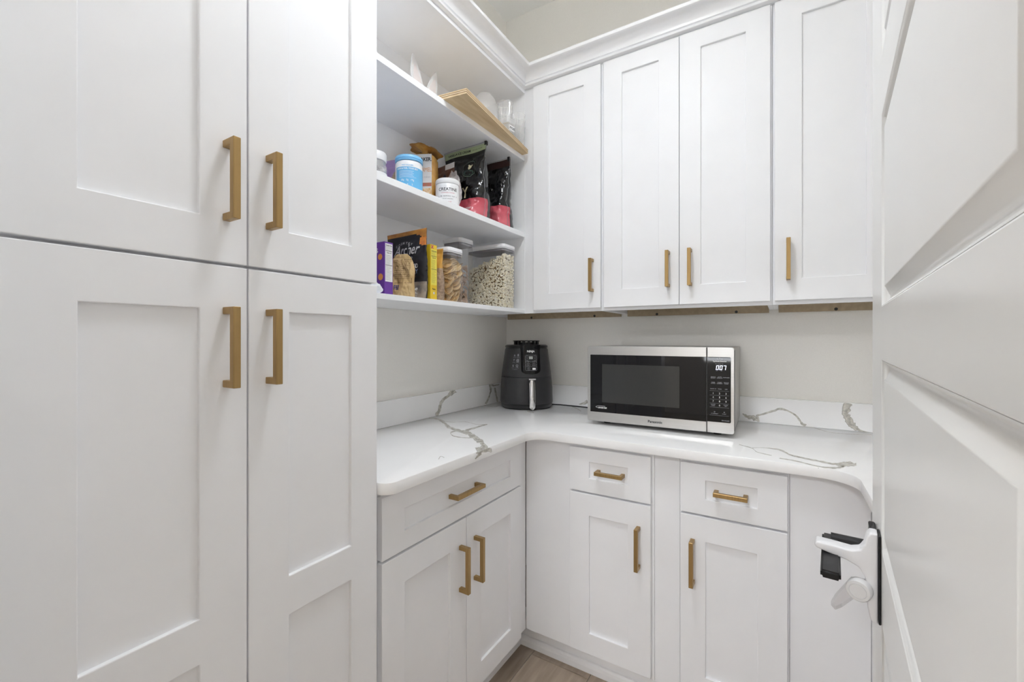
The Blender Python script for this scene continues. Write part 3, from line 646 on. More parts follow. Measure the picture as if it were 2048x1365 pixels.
for z in (0.1650, 0.1490, 0.1350, 0.1205, 0.1065, 0.0780): box(bm, 0.460, 0.522, -0.0002, 0, z, z+0.00035)
obj('divider_lines', bm, PRINTG, cpn, loc=(0, -0.0009, 0))
obj('trim_strip', B(mx1-0.0005, mx1+0.0007, 0.0005, 0.026, mz0+0.012, mz1-0.010), BLACK, MW)
# ================================================================ groceries on the open shelves
SZ1, SZ2, SZ3 = 1.4042, 1.7696, 2.1322
CLEAR = clear('clear_plastic', (0.97, 0.97, 0.97), 0.12, 0.05)
CLEAR2 = milky('cloudy_plastic', 0.24, tint=(0.97, 0.97, 0.97), gloss=0.2, rough=0.12)
LIDW = mat('lid_white', (0.80, 0.80, 0.83), 0.35, nscale=20, namt=0.02)
GASK = mat('grey_gasket', (0.22, 0.21, 0.23), 0.3, nscale=20, namt=0.05)
def canister(label, x0, x1, y0, y1, h, knob=False):
    cx, cy, hx, hy = (x0+x1)/2, (y0+y1)/2, (x1-x0)/2, (y1-y0)/2
    t = thing('food_canister', label, 'canister', (cx, cy, SZ1), group='clear food canisters on the bottom shelf')
    def sec(ins, z, n=8):
        pts = []; r = min(0.016, hx-ins-0.001)
        for (sx, sy, a0) in ((1, 1, 0), (-1, 1, 90), (-1, -1, 180), (1, -1, 270)):
            for i in range(n+1):
                a = R(a0+90*i/n); pts.append((sx*(hx-ins-r)+r*math.cos(a), sy*(hy-ins-r)+r*math.sin(a), z))
        return pts
    def loft(secs, caps=(True, True)):
        bm = bmesh.new(); rg = [[bm.verts.new(p) for p in s] for s in secs]
        for a, b in zip(rg, rg[1:]):
            for k in range(len(a)): bm.faces.new([a[k], a[(k+1) % len(a)], b[(k+1) % len(a)], b[k]])
        if caps[0]: bm.faces.new(rg[0])
        if caps[1]: bm.faces.new(rg[-1])
        return bm
    o = obj('jar_body', loft([sec(0.003, 0.0), sec(0.0012, 0.004), sec(0.0010, h-0.030), sec(0.0, h-0.026)], (True, False)), CLEAR, t); auto_smooth(o, 40); o['label'] = 'see-through plastic body'
    o = obj('gasket', loft([sec(0.0045, h-0.031), sec(0.0030, h-0.030), sec(0.0030, h-0.0205), sec(0.0045, h-0.020)]), GASK, t); auto_smooth(o, 40)
    o = obj('inner_rim', loft([sec(0.0015, h-0.0200), sec(0.0006, h-0.019), sec(0.0006, h-0.0165), sec(0.0015, h-0.016)]), LIDW, t); auto_smooth(o, 40)
    o = obj('lid', loft([sec(0.0012, h-0.0155), sec(0.0, h-0.0145), sec(0.0, h-0.004), sec(0.0015, h-0.001), sec(0.004, h)]), LIDW, t); auto_smooth(o, 40)
    if knob: obj('lid_button', lathe([(0.030, h+0.0003), (0.026, h+0.005), (0.018, h+0.008), (0.0, h+0.009)], 24), LIDW, t, True)
    return t
canister('clear canister of rippled chips with a white lid, right of the yellow box', -1.152, -1.048, 1.244, 1.336, 0.2050)
canister('tall clear canister of tortilla strips with white lid, behind the chips canister', -1.252, -1.150, 1.440, 1.540, 0.2920)
canister('large clear canister full of popcorn with white lid at the right end', -1.256, -1.046, 1.618, 1.722, 0.2860, True)
# rippled chips
CH = [mat('chip_golden', (0.78, 0.58, 0.30), 0.6, nscale=60, col2=(0.60, 0.38, 0.16)), mat('chip_pale', (0.84, 0.70, 0.45), 0.6, nscale=60, col2=(0.72, 0.54, 0.30))]
def chip_bm():
    bm = bmesh.new(); n = 16; G = {}
    for i in range(n+1):
        for j in range(9):
            u, v = -1+2*i/n, -1+2*j/8
            x, y = 0.031*u*math.sqrt(1-v*v*0.45), 0.025*v*math.sqrt(1-u*u*0.45)
            G[i, j] = bm.verts.new((x, y, 0.0022*(1 if i % 2 else -1)+0.006*u*u+0.003*v*v*u))
    for i in range(n):
        for j in range(8): bm.faces.new([G[i, j], G[i+1, j], G[i+1, j+1], G[i, j+1]])
    ex = bmesh.ops.extrude_face_region(bm, geom=bm.faces[:])
    for g in ex['geom']:
        if isinstance(g, bmesh.types.BMVert): g.co.z += 0.0014
    return bm
rnd = random.Random(3)
cm = []
for m in CH:
    o = obj('chip', chip_bm(), m); cm.append(o.data); bpy.data.objects.remove(o)
def inside(x0, x1, y0, y1, z0, z1, r):
    return (rnd.uniform(x0+r, x1-r), rnd.uniform(y0+r, y1-r), rnd.uniform(z0+r, z1-r))
k = 0
for lay in range(11):
    for q in range(4):
        o = bpy.data.objects.new('chip', cm[(lay+q) % 2]); C.objects.link(o)
        cx = -1.100+(0.021 if q in (0, 1) else -0.021); cy = 1.290+(0.019 if q in (1, 2) else -0.019)
        o.location = (cx+rnd.uniform(-0.004, 0.004), cy+rnd.uniform(-0.003, 0.003), SZ1+0.018+lay*0.0128+rnd.uniform(-0.002, 0.002))
        # lean up against the walls so the faces show
        tl = rnd.uniform(0.5, 1.1)*(1 if rnd.random() < .5 else -1)
        o.rotation_euler = (rnd.uniform(-0.5, 0.5), tl, rnd.uniform(0, 6.28)) if q in (2, 3) else (rnd.uniform(0.5, 1.0), rnd.uniform(0.6, 1.1), rnd.uniform(-0.6, 0.6))
        tag(o, 'golden rippled chip inside the clear canister beside the yellow box', 'chip', 'rippled chips in the canister')
# tortilla strips
TM = mat('tortilla_brown', (0.50, 0.34, 0.22), 0.7, nscale=50, col2=(0.33, 0.20, 0.12))
bm = bmesh.new(); G = {}
for i in range(7):
    for j in range(7-i):
        G[i, j] = bm.verts.new((-0.025+0.05*(i+j*0.5)/6, -0.02+0.042*j/6, 0.006*math.sin(i*0.9)))
for i in range(6):
    for j in range(6-i):
        bm.faces.new([G[i, j], G[i+1, j], G[i, j+1]])
        if j < 5-i: bm.faces.new([G[i+1, j], G[i+1, j+1], G[i, j+1]])
ex = bmesh.ops.extrude_face_region(bm, geom=bm.faces[:])
for g in ex['geom']:
    if isinstance(g, bmesh.types.BMVert): g.co.z += 0.0016
o = obj('tortilla_chip', bm, TM); tme = o.data; bpy.data.objects.remove(o)
for lay in range(10):
    for q in range(3):
        o = bpy.data.objects.new('tortilla_chip', tme); C.objects.link(o)
        cx, cy = [(-1.176, 1.472), (-1.180, 1.508), (-1.222, 1.490)][q]
        o.location = (cx+rnd.uniform(-0.004, 0.004), cy+rnd.uniform(-0.004, 0.004), SZ1+0.024+lay*0.0165)
        o.rotation_euler = (rnd.uniform(0.4, 1.1), rnd.uniform(0.2, 0.9), rnd.uniform(-0.7, 0.9)+q*0.9)
        tag(o, 'brown tortilla triangle inside the tall canister behind the chips', 'chip', 'tortilla triangles in the tall canister')
# popcorn: one heap nobody could count
bm = bmesh.new(); base = bmesh.new(); bmesh.ops.create_icosphere(base, subdivisions=1, radius=1.0)
bv = [v.co.copy() for v in base.verts]; bf = [[v.index for v in f.verts] for f in base.faces]; base.free()
X0, X1, Y0, Y1 = -1.250, -1.052, 1.624, 1.716
def topz(x): return SZ1+0.178+0.060*(x-X0)/(X1-X0)
def blob(p, r, mi):
    vs = [bm.verts.new(Vector(p)+Vector((c.x, c.y, c.z))*r*rnd.uniform(0.75, 1.35)) for c in bv]
    for f in bf:
        q = bm.faces.new([vs[i] for i in f]); q.material_index = mi
def kernel(x, y, z):
    for _ in range(3):
        p = (min(X1-0.004, max(X0+0.004, x+rnd.uniform(-.0045, .0045))), min(Y1-0.004, max(Y0+0.004, y+rnd.uniform(-.0045, .0045))), max(SZ1+0.006, z+rnd.uniform(-.0045, .0045)))
        blob(p, rnd.uniform(0.0034, 0.0056), 0)
    if rnd.random() < 0.42: blob((x+rnd.uniform(-.003, .003), max(Y0+0.003, y-0.003*rnd.random()), z), 0.0021, 1 if rnd.random() < 0.6 else 2)
st = 0.0104
z = SZ1+0.007
while z < SZ1+0.245:
    x = X0+0.006
    while x < X1-0.004:
        if z < topz(x): kernel(x+rnd.uniform(-.002, .002), Y0+0.006+rnd.uniform(0, .003), z+rnd.uniform(-.002, .002))
        x += st
    y = Y0+0.014
    while y < Y1-0.004:
        if z < topz(X1): kernel(X1-0.006-rnd.uniform(0, .003), y, z+rnd.uniform(-.002, .002))
        y += st
    z += st
for i in range(19):
    for j in range(8):
        x = X0+0.006+i*st; y = Y0+0.014+j*st
        if x < X1-0.006 and y < Y1-0.004: kernel(x, y, topz(x)+rnd.uniform(-.006, .004))
PC = mat('popcorn_cream', (0.88, 0.80, 0.60), 0.8, nscale=120, col2=(0.94, 0.91, 0.82)); PB = mat('popcorn_hull', (0.10, 0.055, 0.02), 0.6, nscale=50, namt=0.2); PY = mat('popcorn_yellow', (0.68, 0.42, 0.14), 0.7, nscale=50, namt=0.2)
tag(obj('popcorn', bm, None, mats=[PC, PB, PY], smooth=True), 'heap of cream popcorn filling the large canister', 'popcorn', kind='stuff')
# solid core so the heap is not hollow, dark to paint shade between kernels
c_ = prism([(X0+0.010, SZ1+0.004), (X1-0.010, SZ1+0.004), (X1-0.010, topz(X1)-0.008), (X0+0.010, topz(X0)-0.008)], 'y', Y0+0.0085, Y1-0.004)
for v in c_.verts: pass
co = obj('popcorn_core', c_, mat('popcorn_gap_shade', (0.16, 0.10, 0.045), 0.9, nscale=150, col2=(0.34, 0.25, 0.13)), bpy.data.objects['popcorn']); co['kind'] = 'stuff'

# ---- pouches and bags
class Pouch:
    def __init__(s, W, Dp, H, seal=0.10, tilt=0.0, wr=0.004, taper=0.0, seed=0, bulge=1.0, lean=0.0):
        s.W, s.D, s.H, s.seal, s.tilt, s.wr, s.taper, s.seed, s.bulge, s.lean, s.dome = W, Dp, H, seal, tilt, wr, taper, seed, bulge, lean, seed == 6
    def d(s, t):
        if t > 1-s.seal: return 0.0012
        u = t/(1-s.seal); return max(0.0012, s.D/2*(1-u**1.6)**0.9*(1 if t > 0.03 else 0.9))
    def w(s, t): return s.W/2*(1-s.taper*(1-t))*(1-0.03*math.sin(t*7+s.seed))*(math.sqrt(max(0.05, 1-(max(0, t-0.62)/0.42)**2)) if s.dome else 1)
    def p(s, a, t, off=0.0, front=True):
        """a in -1..1 across the face"""
        d, w_ = s.d(t), s.w(t); q = (max(0.0, 1-abs(a)**6))**0.5
        q1 = Vector((a*2.0+s.seed, t*4.5+a*0.8, 2.0 if front else 9.0)); nz = noise.noise(q1)+0.9*(0.35-abs(noise.noise(q1*2.1+Vector((5, 1, 0)))))+0.4*(0.3-abs(noise.noise(q1*4.7)))
        amp = s.wr*min(1, (1-t)*4+0.25)
        y = -(d*q+off)+(-amp*nz if d > 0.002 else amp*0.8*noise.noise(Vector((a*2, s.seed, 0))))
        y = y if front else -y
        if d <= 0.002: y = amp*1.5*noise.noise(Vector((a*1.5, s.seed, 0)))+(-0.0008-off if front else 0.0008)
        return Vector((a*w_+s.lean*t*s.H, y, s.H*t+s.tilt*a*t))
    def mesh(s, zone, n=44, m=50):
        bm = bmesh.new(); F, K = {}, {}
        for j in range(m+1):
            t = j/m
            for i in range(n+1):
                a = -1+2*i/n; a = math.copysign(abs(a)**0.8, a)
                F[i, j] = bm.verts.new(s.p(a, t)); K[i, j] = bm.verts.new(s.p(a, t, 0, False))
        for j in range(m):
            t = (j+0.5)/m
            for i in range(n):
                a = -1+2*(i+0.5)/n
                f = bm.faces.new([F[i, j], F[i+1, j], F[i+1, j+1], F[i, j+1]]); f.material_index = zone(a, t, 'front'); f.smooth = True
                f = bm.faces.new([K[i, j], K[i, j+1], K[i+1, j+1], K[i+1, j]]); f.material_index = zone(a, t, 'back'); f.smooth = True
            for i, sgn in ((0, -1), (n, 1)):
                f = bm.faces.new([F[i, j], K[i, j], K[i, j+1], F[i, j+1]]); f.material_index = zone(sgn, t, 'side')
        for i in range(n):
            bm.faces.new([F[i, 0], K[i, 0], K[i+1, 0], F[i+1, 0]]); bm.faces.new([F[i, m], F[i+1, m], K[i+1, m], K[i, m]])
        bmesh.ops.remove_doubles(bm, verts=bm.verts[:], dist=1e-5)
        return bm
    def fn(s, cx, cz, rot=0.0, off=0.0012):
        def f(x, z):
            x, z = x*math.cos(rot)-z*math.sin(rot), x*math.sin(rot)+z*math.cos(rot)
            t = min(1, max(0, (cz+z)/s.H)); return s.p(max(-1, min(1, (cx+x)/s.w(t))), t, off)
        return f
def pouch(name, label, cat, P, mats, zone, loc, rz=0.0, group=None):
    o = obj(name, P.mesh(zone), None, mats=mats, loc=loc, rot=(0, 0, rz)); tag(o, label, cat, group); return o
FOILB = mat('black_foil', (0.008, 0.008, 0.009), 0.20, nscale=30, namt=0.2, coat=0.3)
FOILS = mat('silver_strip', (0.55, 0.55, 0.56), 0.3, 0.6, nscale=30, namt=0.1)
SAGE = mat('sage_green', (0.40, 0.47, 0.28), 0.35, nscale=30, namt=0.05)
RED = mat('raspberry_red', (0.46, 0.05, 0.08), 0.22, nscale=12, col2=(0.58, 0.13, 0.16))
CREAM = mat('cream_print', (0.80, 0.74, 0.50), 0.4, nscale=30, namt=0.03)
# big black bag
P1 = Pouch(0.235, 0.125, 0.333, 0.16, wr=0.014, seed=3)
z1 = lambda a, t, s: 2 if s == 'front' and t > 0.975 else (1 if s == 'front' and t > 0.895 else (3 if s == 'front' and t < 0.26 and a > -0.6 else 0))
b1 = pouch('protein_bag', 'glossy black protein bag with sage band and cream letter, left of the other black bag', 'bag', P1, [FOILB, SAGE, FOILS, RED], z1, (-1.180, 1.510, SZ2), group='black protein bags')
text('lettering', 'VANILLA ICE CREAM', 0.0135, PRINTB, b1, P1.fn(-0.030, 0.3110), bold=0.03)
text('lettering', 'NATURAL FLAVOR', 0.0065, PRINTB, b1, P1.fn(0.070, 0.3110))
text('lettering', 'Y', 0.062, CREAM, b1, P1.fn(0.040, 0.112, off=0.003), bold=0.025, xs=0.8)
bm = bmesh.new(); ff = P1.fn(0.045, 0.222, off=0.002)
for i in range(32):
    a0, a1 = 2*math.pi*i/32, 2*math.pi*(i+1)/32
    bm.faces.new([bm.verts.new(ff(r*math.cos(a), 1.25*r*math.sin(a))) for r, a in ((0.0295, a0), (0.031, a0), (0.031, a1), (0.0295, a1))])
obj('emblem_ring', bm, mat('emblem_green', (0.18, 0.26, 0.20), 0.4, nscale=20, namt=0.05), b1)
bm = bmesh.new()
for (cx, cz, rx, rz_) in ((0.0, 0.008, 0.007, 0.011), (-0.006, 0.018, 0.0035, 0.004), (0.007, 0.018, 0.0035, 0.004)):
    bm.faces.new([bm.verts.new(ff(cx+rx*math.cos(a), cz+rz_*math.sin(a))) for a in [2*math.pi*i/14 for i in range(14)]])
obj('emblem_figure', bm, CREAM, b1)
bm = bmesh.new(); bm.faces.new([bm.verts.new(ff(0.022*math.cos(a), -0.018+0.014*math.sin(a))) for a in [2*math.pi*i/18 for i in range(18)]]); obj('emblem_base', bm, mat('emblem_dark', (0.04, 0.075, 0.06), 0.4, nscale=20, namt=0.1), b1)
obj('zip_slider', B(0.1085, 0.1200, -0.006, 0.006, 0.318, 0.335, 0.001), BLACK, b1)
text('lettering', 'RASPBERRY', 0.012, PRINTW, b1, P1.fn(0.055, 0.040, off=0.002), rot=None)
# second black bag
P2 = Pouch(0.215, 0.115, 0.325, 0.14, wr=0.016, seed=11)
z2 = lambda a, t, s: 2 if s == 'front' and t > 0.975 else (1 if s == 'front' and 0.88 < t else (3 if s == 'front' and t < 0.30 and a > -0.5 else 0))
b2 = pouch('protein_bag', 'crumpled glossy black protein bag against the right end panel', 'bag', P2, [FOILB, mat('brown_band', (0.05, 0.02, 0.018), 0.3, nscale=30, namt=0.2), FOILS, RED], z2, (-1.163, 1.684, SZ2), group='black protein bags')
obj('zip_slider', B(0.096, 0.108, -0.006, 0.006, 0.308, 0.328, 0.001), BLACK, b2)
def seams(P, par, m, r=0.0009):
    for a in (-0.985, 0.985):
        obj('edge_seam', tube([P.p(a, t/30, 0.0008) for t in range(0, 31)], r, 5), m, par)
SEAM = mat('seam_grey', (0.30, 0.30, 0.31), 0.3, nscale=30, namt=0.1)
seams(P1, b1, SEAM); seams(P2, b2, SEAM)
# tubs
def tub(name, label, cat, x, y, r, h, prof, bodym, lidm, lidprof):
    t = thing(name, label, cat, (x, y, SZ2))
    o = obj('tub_body', lathe(prof, 48), bodym, t); auto_smooth(o, 40)
    o = obj('lid', lathe(lidprof, 48), lidm, t); auto_smooth(o, 40); return t
def cyl(r, a0, cz, off=0.0004):
    return lambda x, z: Vector(((r+off)*math.sin(a0+x/r), -(r+off)*math.cos(a0+x/r), cz+z))
def wrap(r, a0, a1, z0, z1, m, par, name='printed_label', n=40):
    bm = bmesh.new(); V = [[bm.verts.new((r*math.sin(R(a0+(a1-a0)*i/n)), -r*math.cos(R(a0+(a1-a0)*i/n)), z)) for z in (z0, z1)] for i in range(n+1)]
    for a, b in zip(V, V[1:]): bm.faces.new([a[0], b[0], b[1], a[1]])
    return obj(name, bm, m, par, True)
TUBW = mat('tub_white', (0.82, 0.82, 0.83), 0.35, nscale=20, namt=0.02)
BLUE = mat('sky_blue_label', (0.13, 0.43, 0.72), 0.4, nscale=20, namt=0.04); BLUEL = mat('sky_blue_lid', (0.20, 0.50, 0.80), 0.35, nscale=20, namt=0.03)
BX, BY = -1.150, 1.144; rB = 0.0485; fa = math.atan2(-BX, BY)  # facing the aisle
t = tub('supplement_tub', 'white tub with sky blue lid and blue label on the middle shelf', 'tub', BX, BY, rB, 0.149, [(0.0, 0), (rB-0.002, 0), (rB, 0.002), (rB, 0.118), (rB-0.0015, 0.124), (rB-0.004, 0.128), (0, 0.128)], TUBW, BLUEL,
        [(0.0, 0.129), (rB-0.001, 0.129), (rB+0.001, 0.131), (rB+0.001, 0.134), (rB-0.0005, 0.1345), (rB-0.0005, 0.1365), (rB+0.001, 0.137), (rB+0.001, 0.145), (rB-0.001, 0.1475), (rB-0.004, 0.1485), (0.0, 0.1485)])
aB = math.atan2(0-BX, -(0-BY))  # angle of camera-ish direction measured from -y
wrap(rB+0.0003, math.degrees(aB)-62, math.degrees(aB)+100, 0.004, 0.103, BLUE, t)
for i, (s_, sz, zz, mm) in enumerate([('WILD COLLAGEN', 0.006, 0.1085, BLUE), ('EARN & FUEL YOUR BEST', 0.0082, 0.0965, PRINTW)]): text('lettering', s_, sz, mm, t, cyl(rB, aB-0.12, zz, 0.0008), bold=0.02, xs=0.85)
for i in range(5): wrap(rB+0.0007, math.degrees(aB)-44, math.degrees(aB)+20-5*(i % 2), 0.0875-0.0045*i, 0.0883-0.0045*i, PRINTW, t, 'print_line')
for i, s_ in enumerate(['20g   0g   19g', '10    0     5', '18g   2    20']): text('lettering', s_, 0.0095, PRINTW, t, cyl(rB, aB-0.12, 0.056-0.0165*i, 0.0008), xs=0.9)
for z_ in (0.0655, 0.010): wrap(rB+0.0007, math.degrees(aB)-44, math.degrees(aB)+31, z_, z_+0.0006, PRINTW, t, 'print_line')
CX, CY = -1.120, 1.323; rC = 0.0465; aC = math.atan2(-CX, CY)
t = tub('supplement_tub', 'white creatine tub with plain white lid at the shelf front', 'tub', CX, CY, rC, 0.117, [(0.0, 0), (rC-0.002, 0), (rC, 0.002), (rC, 0.092), (rC-0.002, 0.096), (0, 0.096)], TUBW, TUBW,
        [(0.0, 0.0965), (rC+0.0002, 0.0965), (rC+0.0008, 0.098), (rC+0.0008, 0.109), (rC-0.001, 0.1145), (rC-0.004, 0.1165), (0.0, 0.1165)])
text('lettering', 'CREATINE', 0.0165, PRINTB, t, cyl(rC, aC+0.03, 0.0705, 0.0006), bold=0.012, xs=1.0)
text('lettering', 'MICRONIZED POWDER', 0.0050, RED, t, cyl(rC, aC+0.03, 0.0570, 0.0006)); text('lettering', 'o   80   MORNING  YUM   O', 0.0062, PRINTB, t, cyl(rC, aC+0.03, 0.0440, 0.0006))
text('lettering', 'DIETARY SUPPLEMENT', 0.0042, PRINTB, t, cyl(rC, aC+0.03, 0.0340, 0.0006)); text('lettering', 'unflavored', 0.0065, RED, t, cyl(rC, aC+0.03, 0.0235, 0.0006))
for z_ in (0.0825, 0.0605): wrap(rC+0.0005, math.degrees(aC)-40, math.degrees(aC)+44, z_, z_+0.0004, PRINTG, t, 'print_line')
# clear jar with white lid at the far left
JX, JY = -1.200, 1.030
t = thing('jar', 'clear jar with dark contents and white lid, half hidden behind the tall cabinet', 'jar', (JX, JY, SZ2))
o = obj('jar_glass', lathe([(0.0, 0), (0.038, 0), (0.041, 0.004), (0.041, 0.090), (0.036, 0.102), (0.036, 0.108)], 36), CLEAR2, t); auto_smooth(o, 40)
o = obj('contents', lathe([(0.0, 0.002), (0.0385, 0.002), (0.0395, 0.010), (0.0395, 0.084), (0.0, 0.084)], 30), mat('jar_contents', (0.10, 0.09, 0.10), 0.5, nscale=70, col2=(0.6, 0.58, 0.6)), t)
wrap(0.0414, 0, 170, 0.012, 0.066, TUBW, t)
o = obj('lid', lathe([(0.0, 0.109), (0.039, 0.109), (0.040, 0.111), (0.040, 0.134), (0.038, 0.138), (0.0, 0.1385)], 36), TUBW, t); auto_smooth(o, 40)
# purple pouch
P3 = Pouch(0.120, 0.035, 0.178, 0.12, wr=0.003, seed=5)
PUR = mat('lilac_foil', (0.42, 0.28, 0.55), 0.35, nscale=20, namt=0.06); TAN = mat('tan_print', (0.50, 0.38, 0.25), 0.5, nscale=70, col2=(0.18, 0.14, 0.10))
pouch('snack_pouch', 'lilac pouch with a tan picture, behind the blue-lidded tub', 'pouch', P3, [PUR, TAN], lambda a, t, s: 1 if s == 'front' and (a-0.35)**2+((t-0.45)*1.3)**2 < 0.16 else 0, (-1.262, 1.170, SZ2), R(10))
# rice cake column in an amber bag tied at the top
AMB = mat('amber_film', (0.45, 0.22, 0.045), 0.25, nscale=25, col2=(0.62, 0.36, 0.10), coat=0.3)
RX, RY = -1.232, 1.318
t = thing('rice_cake_bag', 'amber bag of caramel rice cakes twisted shut at the top', 'bag', (RX, RY, SZ2), R(28))
rr_ = random.Random(5); pf = []
bm = bmesh.new(); rings = []; nr = 36
for z_, r_ in [(0.0, 0.040), (0.003, 0.047), (0.02, 0.0485), (0.05, 0.0475), (0.08, 0.049), (0.11, 0.0475), (0.14, 0.049), (0.17, 0.048), (0.20, 0.0485), (0.222, 0.047), (0.232, 0.038), (0.243, 0.018), (0.250, 0.011), (0.258, 0.018), (0.266, 0.036), (0.274, 0.052), (0.272, 0.064)]:
    ring = []
    for i in range(nr):
        a = 2*math.pi*i/nr; c, s = math.cos(a), math.sin(a); k = (abs(c)**3.2+abs(s)**3.2)**(-1/3.2); q = r_*k*(1+0.025*math.sin(i*2.3+z_*90))
        if z_ > 0.25: q = r_*(1+0.09*math.sin(7*a)+0.05*math.sin(3*a+1)); 
        sag = -0.030*((r_-0.018)/0.046)**1.5*(0.5+0.5*math.cos(a-0.4)) if z_ > 0.258 else 0
        ring.append(bm.verts.new((q*c, q*s, z_+sag)))
    rings.append(ring)
for a, b in zip(rings, rings[1:]):
    for i in range(nr): bm.faces.new([a[i], a[(i+1) % nr], b[(i+1) % nr], b[i]])
bm.faces.new(rings[0]); obj('film', bm, AMB, t, True)
LBL = mat('rice_cake_label', (0.72, 0.71, 0.70), 0.4, nscale=20, namt=0.03)
fl_ = lambda x, z: Vector((x, -0.0512, z))
bm = B(-0.0350, 0.0385, -0.0520, -0.0500, 0.010, 0.226, 0.0006); lb = obj('printed_label', bm, LBL, t)
fr_ = lambda cx, cz: (lambda x, z: Vector((cx+x, -0.0524, cz+z)))
text('lettering', 'QUAKER.', 0.0200, PRINTB, lb, fr_(0.003, 0.204), bold=0.03, xs=0.85)
OR = mat('orange_print', (0.70, 0.28, 0.06), 0.4, nscale=30, namt=0.05)
text('lettering', 'CARAMEL', 0.0230, OR, lb, fr_(0.002, 0.163), xs=0.72); text('lettering', 'rice cakes', 0.0120, PRINTG, lb, fr_(0.010, 0.135))
obj('print_band', B(-0.0345, 0.038, -0.0524, -0.0519, 0.098, 0.112), mat('band_brown', (0.35, 0.22, 0.12), 0.4, nscale=90, col2=(0.6, 0.1, 0.1)), lb)
obj('print_picture', B(-0.0345, 0.038, -0.0524, -0.0519, 0.014, 0.090), mat('picture_cakes', (0.66, 0.36, 0.12), 0.5, nscale=75, col2=(0.85, 0.74, 0.55)), lb)
bm = tube([(0.012*math.cos(a), 0.012*math.sin(a), 0.250+0.0006*i) for i, a in enumerate([R(40*k_) for k_ in range(19)])], 0.0012, 6); obj('twist_tie', bm, TUBW, t)
# brown pouch behind the creatine and the crumpled grey bag
P4 = Pouch(0.135, 0.040, 0.228, 0.08, wr=0.006, seed=8)
BRN = mat('brown_foil', (0.16, 0.075, 0.05), 0.35, nscale=20, namt=0.2)
pouch('snack_pouch', 'brown pouch with dark drop shape standing behind the creatine tub', 'pouch', P4, [BRN, mat('navy_print', (0.03, 0.035, 0.06), 0.4, nscale=20, namt=0.1), TUBW], lambda a, t, s: 2 if s == 'front' and t > 0.90 and a > 0.1 else (1 if s == 'front' and abs(a-0.1)+abs(t-0.68)*2.0 < 0.30 else 0), (-1.215, 1.412, SZ2), R(-8))  # white zone at the top is a painted highlight on the brown foil
def crumple(name, m, sx, sy, sz, loc, seed, label, cat, amp=0.35, f=2.2):
    bm = bmesh.new(); bmesh.ops.create_icosphere(bm, subdivisions=4, radius=1)
    for v in bm.verts:
        n_ = noise.noise(v.co*f+Vector((seed, 0, 0)))+0.5*abs(noise.noise(v.co*f*2.5+Vector((seed, 3, 0)))); q = v.co*(1+amp*n_)
        v.co = Vector((q.x*sx, q.y*sy, max(-0.9*sz, q.z*sz)+0.9*sz))
    return tag(obj(name, bm, m, smooth=True, loc=loc), label, cat)
GB = mat('grey_film', (0.33, 0.29, 0.29), 0.3, nscale=60, col2=(0.55, 0.52, 0.52))
crumple('crumpled_bag', GB, 0.034, 0.014, 0.090, (-1.142, 1.386, SZ2), 4, 'crumpled grey bag peeking over the lid of the creatine tub', 'bag')

# ---- bottom shelf
def carton(label, x0, x1, y0, y1, h, m):
    cx, cy = x1, (y0+y1)/2
    t = thing('carton', label, 'box', (cx, cy, SZ1)); obj('box_body', B(x0-cx, 0, y0-cy, y1-cy, 0, h, 0.0008), m, t); return t
PURB = mat('purple_card', (0.13, 0.035, 0.30), 0.35, nscale=20, namt=0.08)
def facts(t, hw, z0, z1, m, ink, head):
    obj('nutrition_label', B(0.0001, 0.0006, -hw, hw, z0, z1), m, t)
    fx = lambda cy, cz: (lambda x, z: Vector((0.0010, cy+x, cz+z)))
    text('lettering', 'Nutrition Facts', 0.0060, ink, t, fx(0, z1-0.006), bold=0.03, xs=min(1, hw*2/0.041*0.95))
    text('lettering', head, 0.0055, ink, t, fx(0, z1-0.030), bold=0.03, xs=min(1, hw*2/0.041*0.9))
    z_ = z1-0.011; i = 0
    while z_ > z0+0.006:
        th_ = 0.0016 if i in (3, 13) else 0.0005; ln = hw*(0.92 if i in (3, 13) else rnd.uniform(0.6, 0.92))
        if abs(z_-(z1-0.030)) > 0.004: obj('print_line', B(0.0006, 0.0009, -hw*0.92, -hw*0.92+ln*1.9 if ln < hw*0.9 else hw*0.92, z_, z_+th_), ink, t)
        z_ -= 0.0046; i += 1
t = carton('purple snack carton at the left with white nutrition label on its narrow side', -1.262, -1.080, 0.9665, 1.0025, 0.1735, PURB)
facts(t, 0.0150, 0.045, 0.168, PRINTW, PRINTB, 'Calories  150')
for cx_, cz_, r_ in ((-0.02, 0.125, 0.010), (-0.018, 0.060, 0.011), (-0.06, 0.09, 0.012)):
    bm = bmesh.new(); bmesh.ops.create_circle(bm, cap_ends=True, segments=18, radius=r_); bmesh.ops.rotate(bm, verts=bm.verts[:], cent=(0, 0, 0), matrix=Matrix.Rotation(R(90), 3, 'X')); obj('picture_cookie', bm, OR, t, loc=(cx_, -0.0183, cz_))
text('lettering', 'cookies', 0.03, PRINTW, t, loc=(-0.075, -0.0183, 0.148))
YEL = mat('yellow_card', (0.80, 0.55, 0.03), 0.4, nscale=20, namt=0.04); YEL2 = mat('pale_yellow_label', (0.83, 0.72, 0.10), 0.45, nscale=20, namt=0.03)
t = carton('yellow carton standing between the black jerky bag and the chips canister', -1.235, -1.045, 1.1430, 1.1770, 0.1930, YEL)
facts(t, 0.0145, 0.050, 0.176, YEL2, PRINTB, 'Calories 140')
text('lettering', 'Pasta', 0.008, PRINTB, t, lambda x, z: Vector((0.0006, x, 0.036+z)), bold=0.02); text('lettering', 'e', 0.016, PRINTW, t, lambda x, z: Vector((0.0006, x, 0.023+z)), bold=0.04)
text('lettering', 'x', 0.022, RED, t, lambda x, z: Vector((0.0006, -0.008+x, 0.186+z)), bold=0.04)
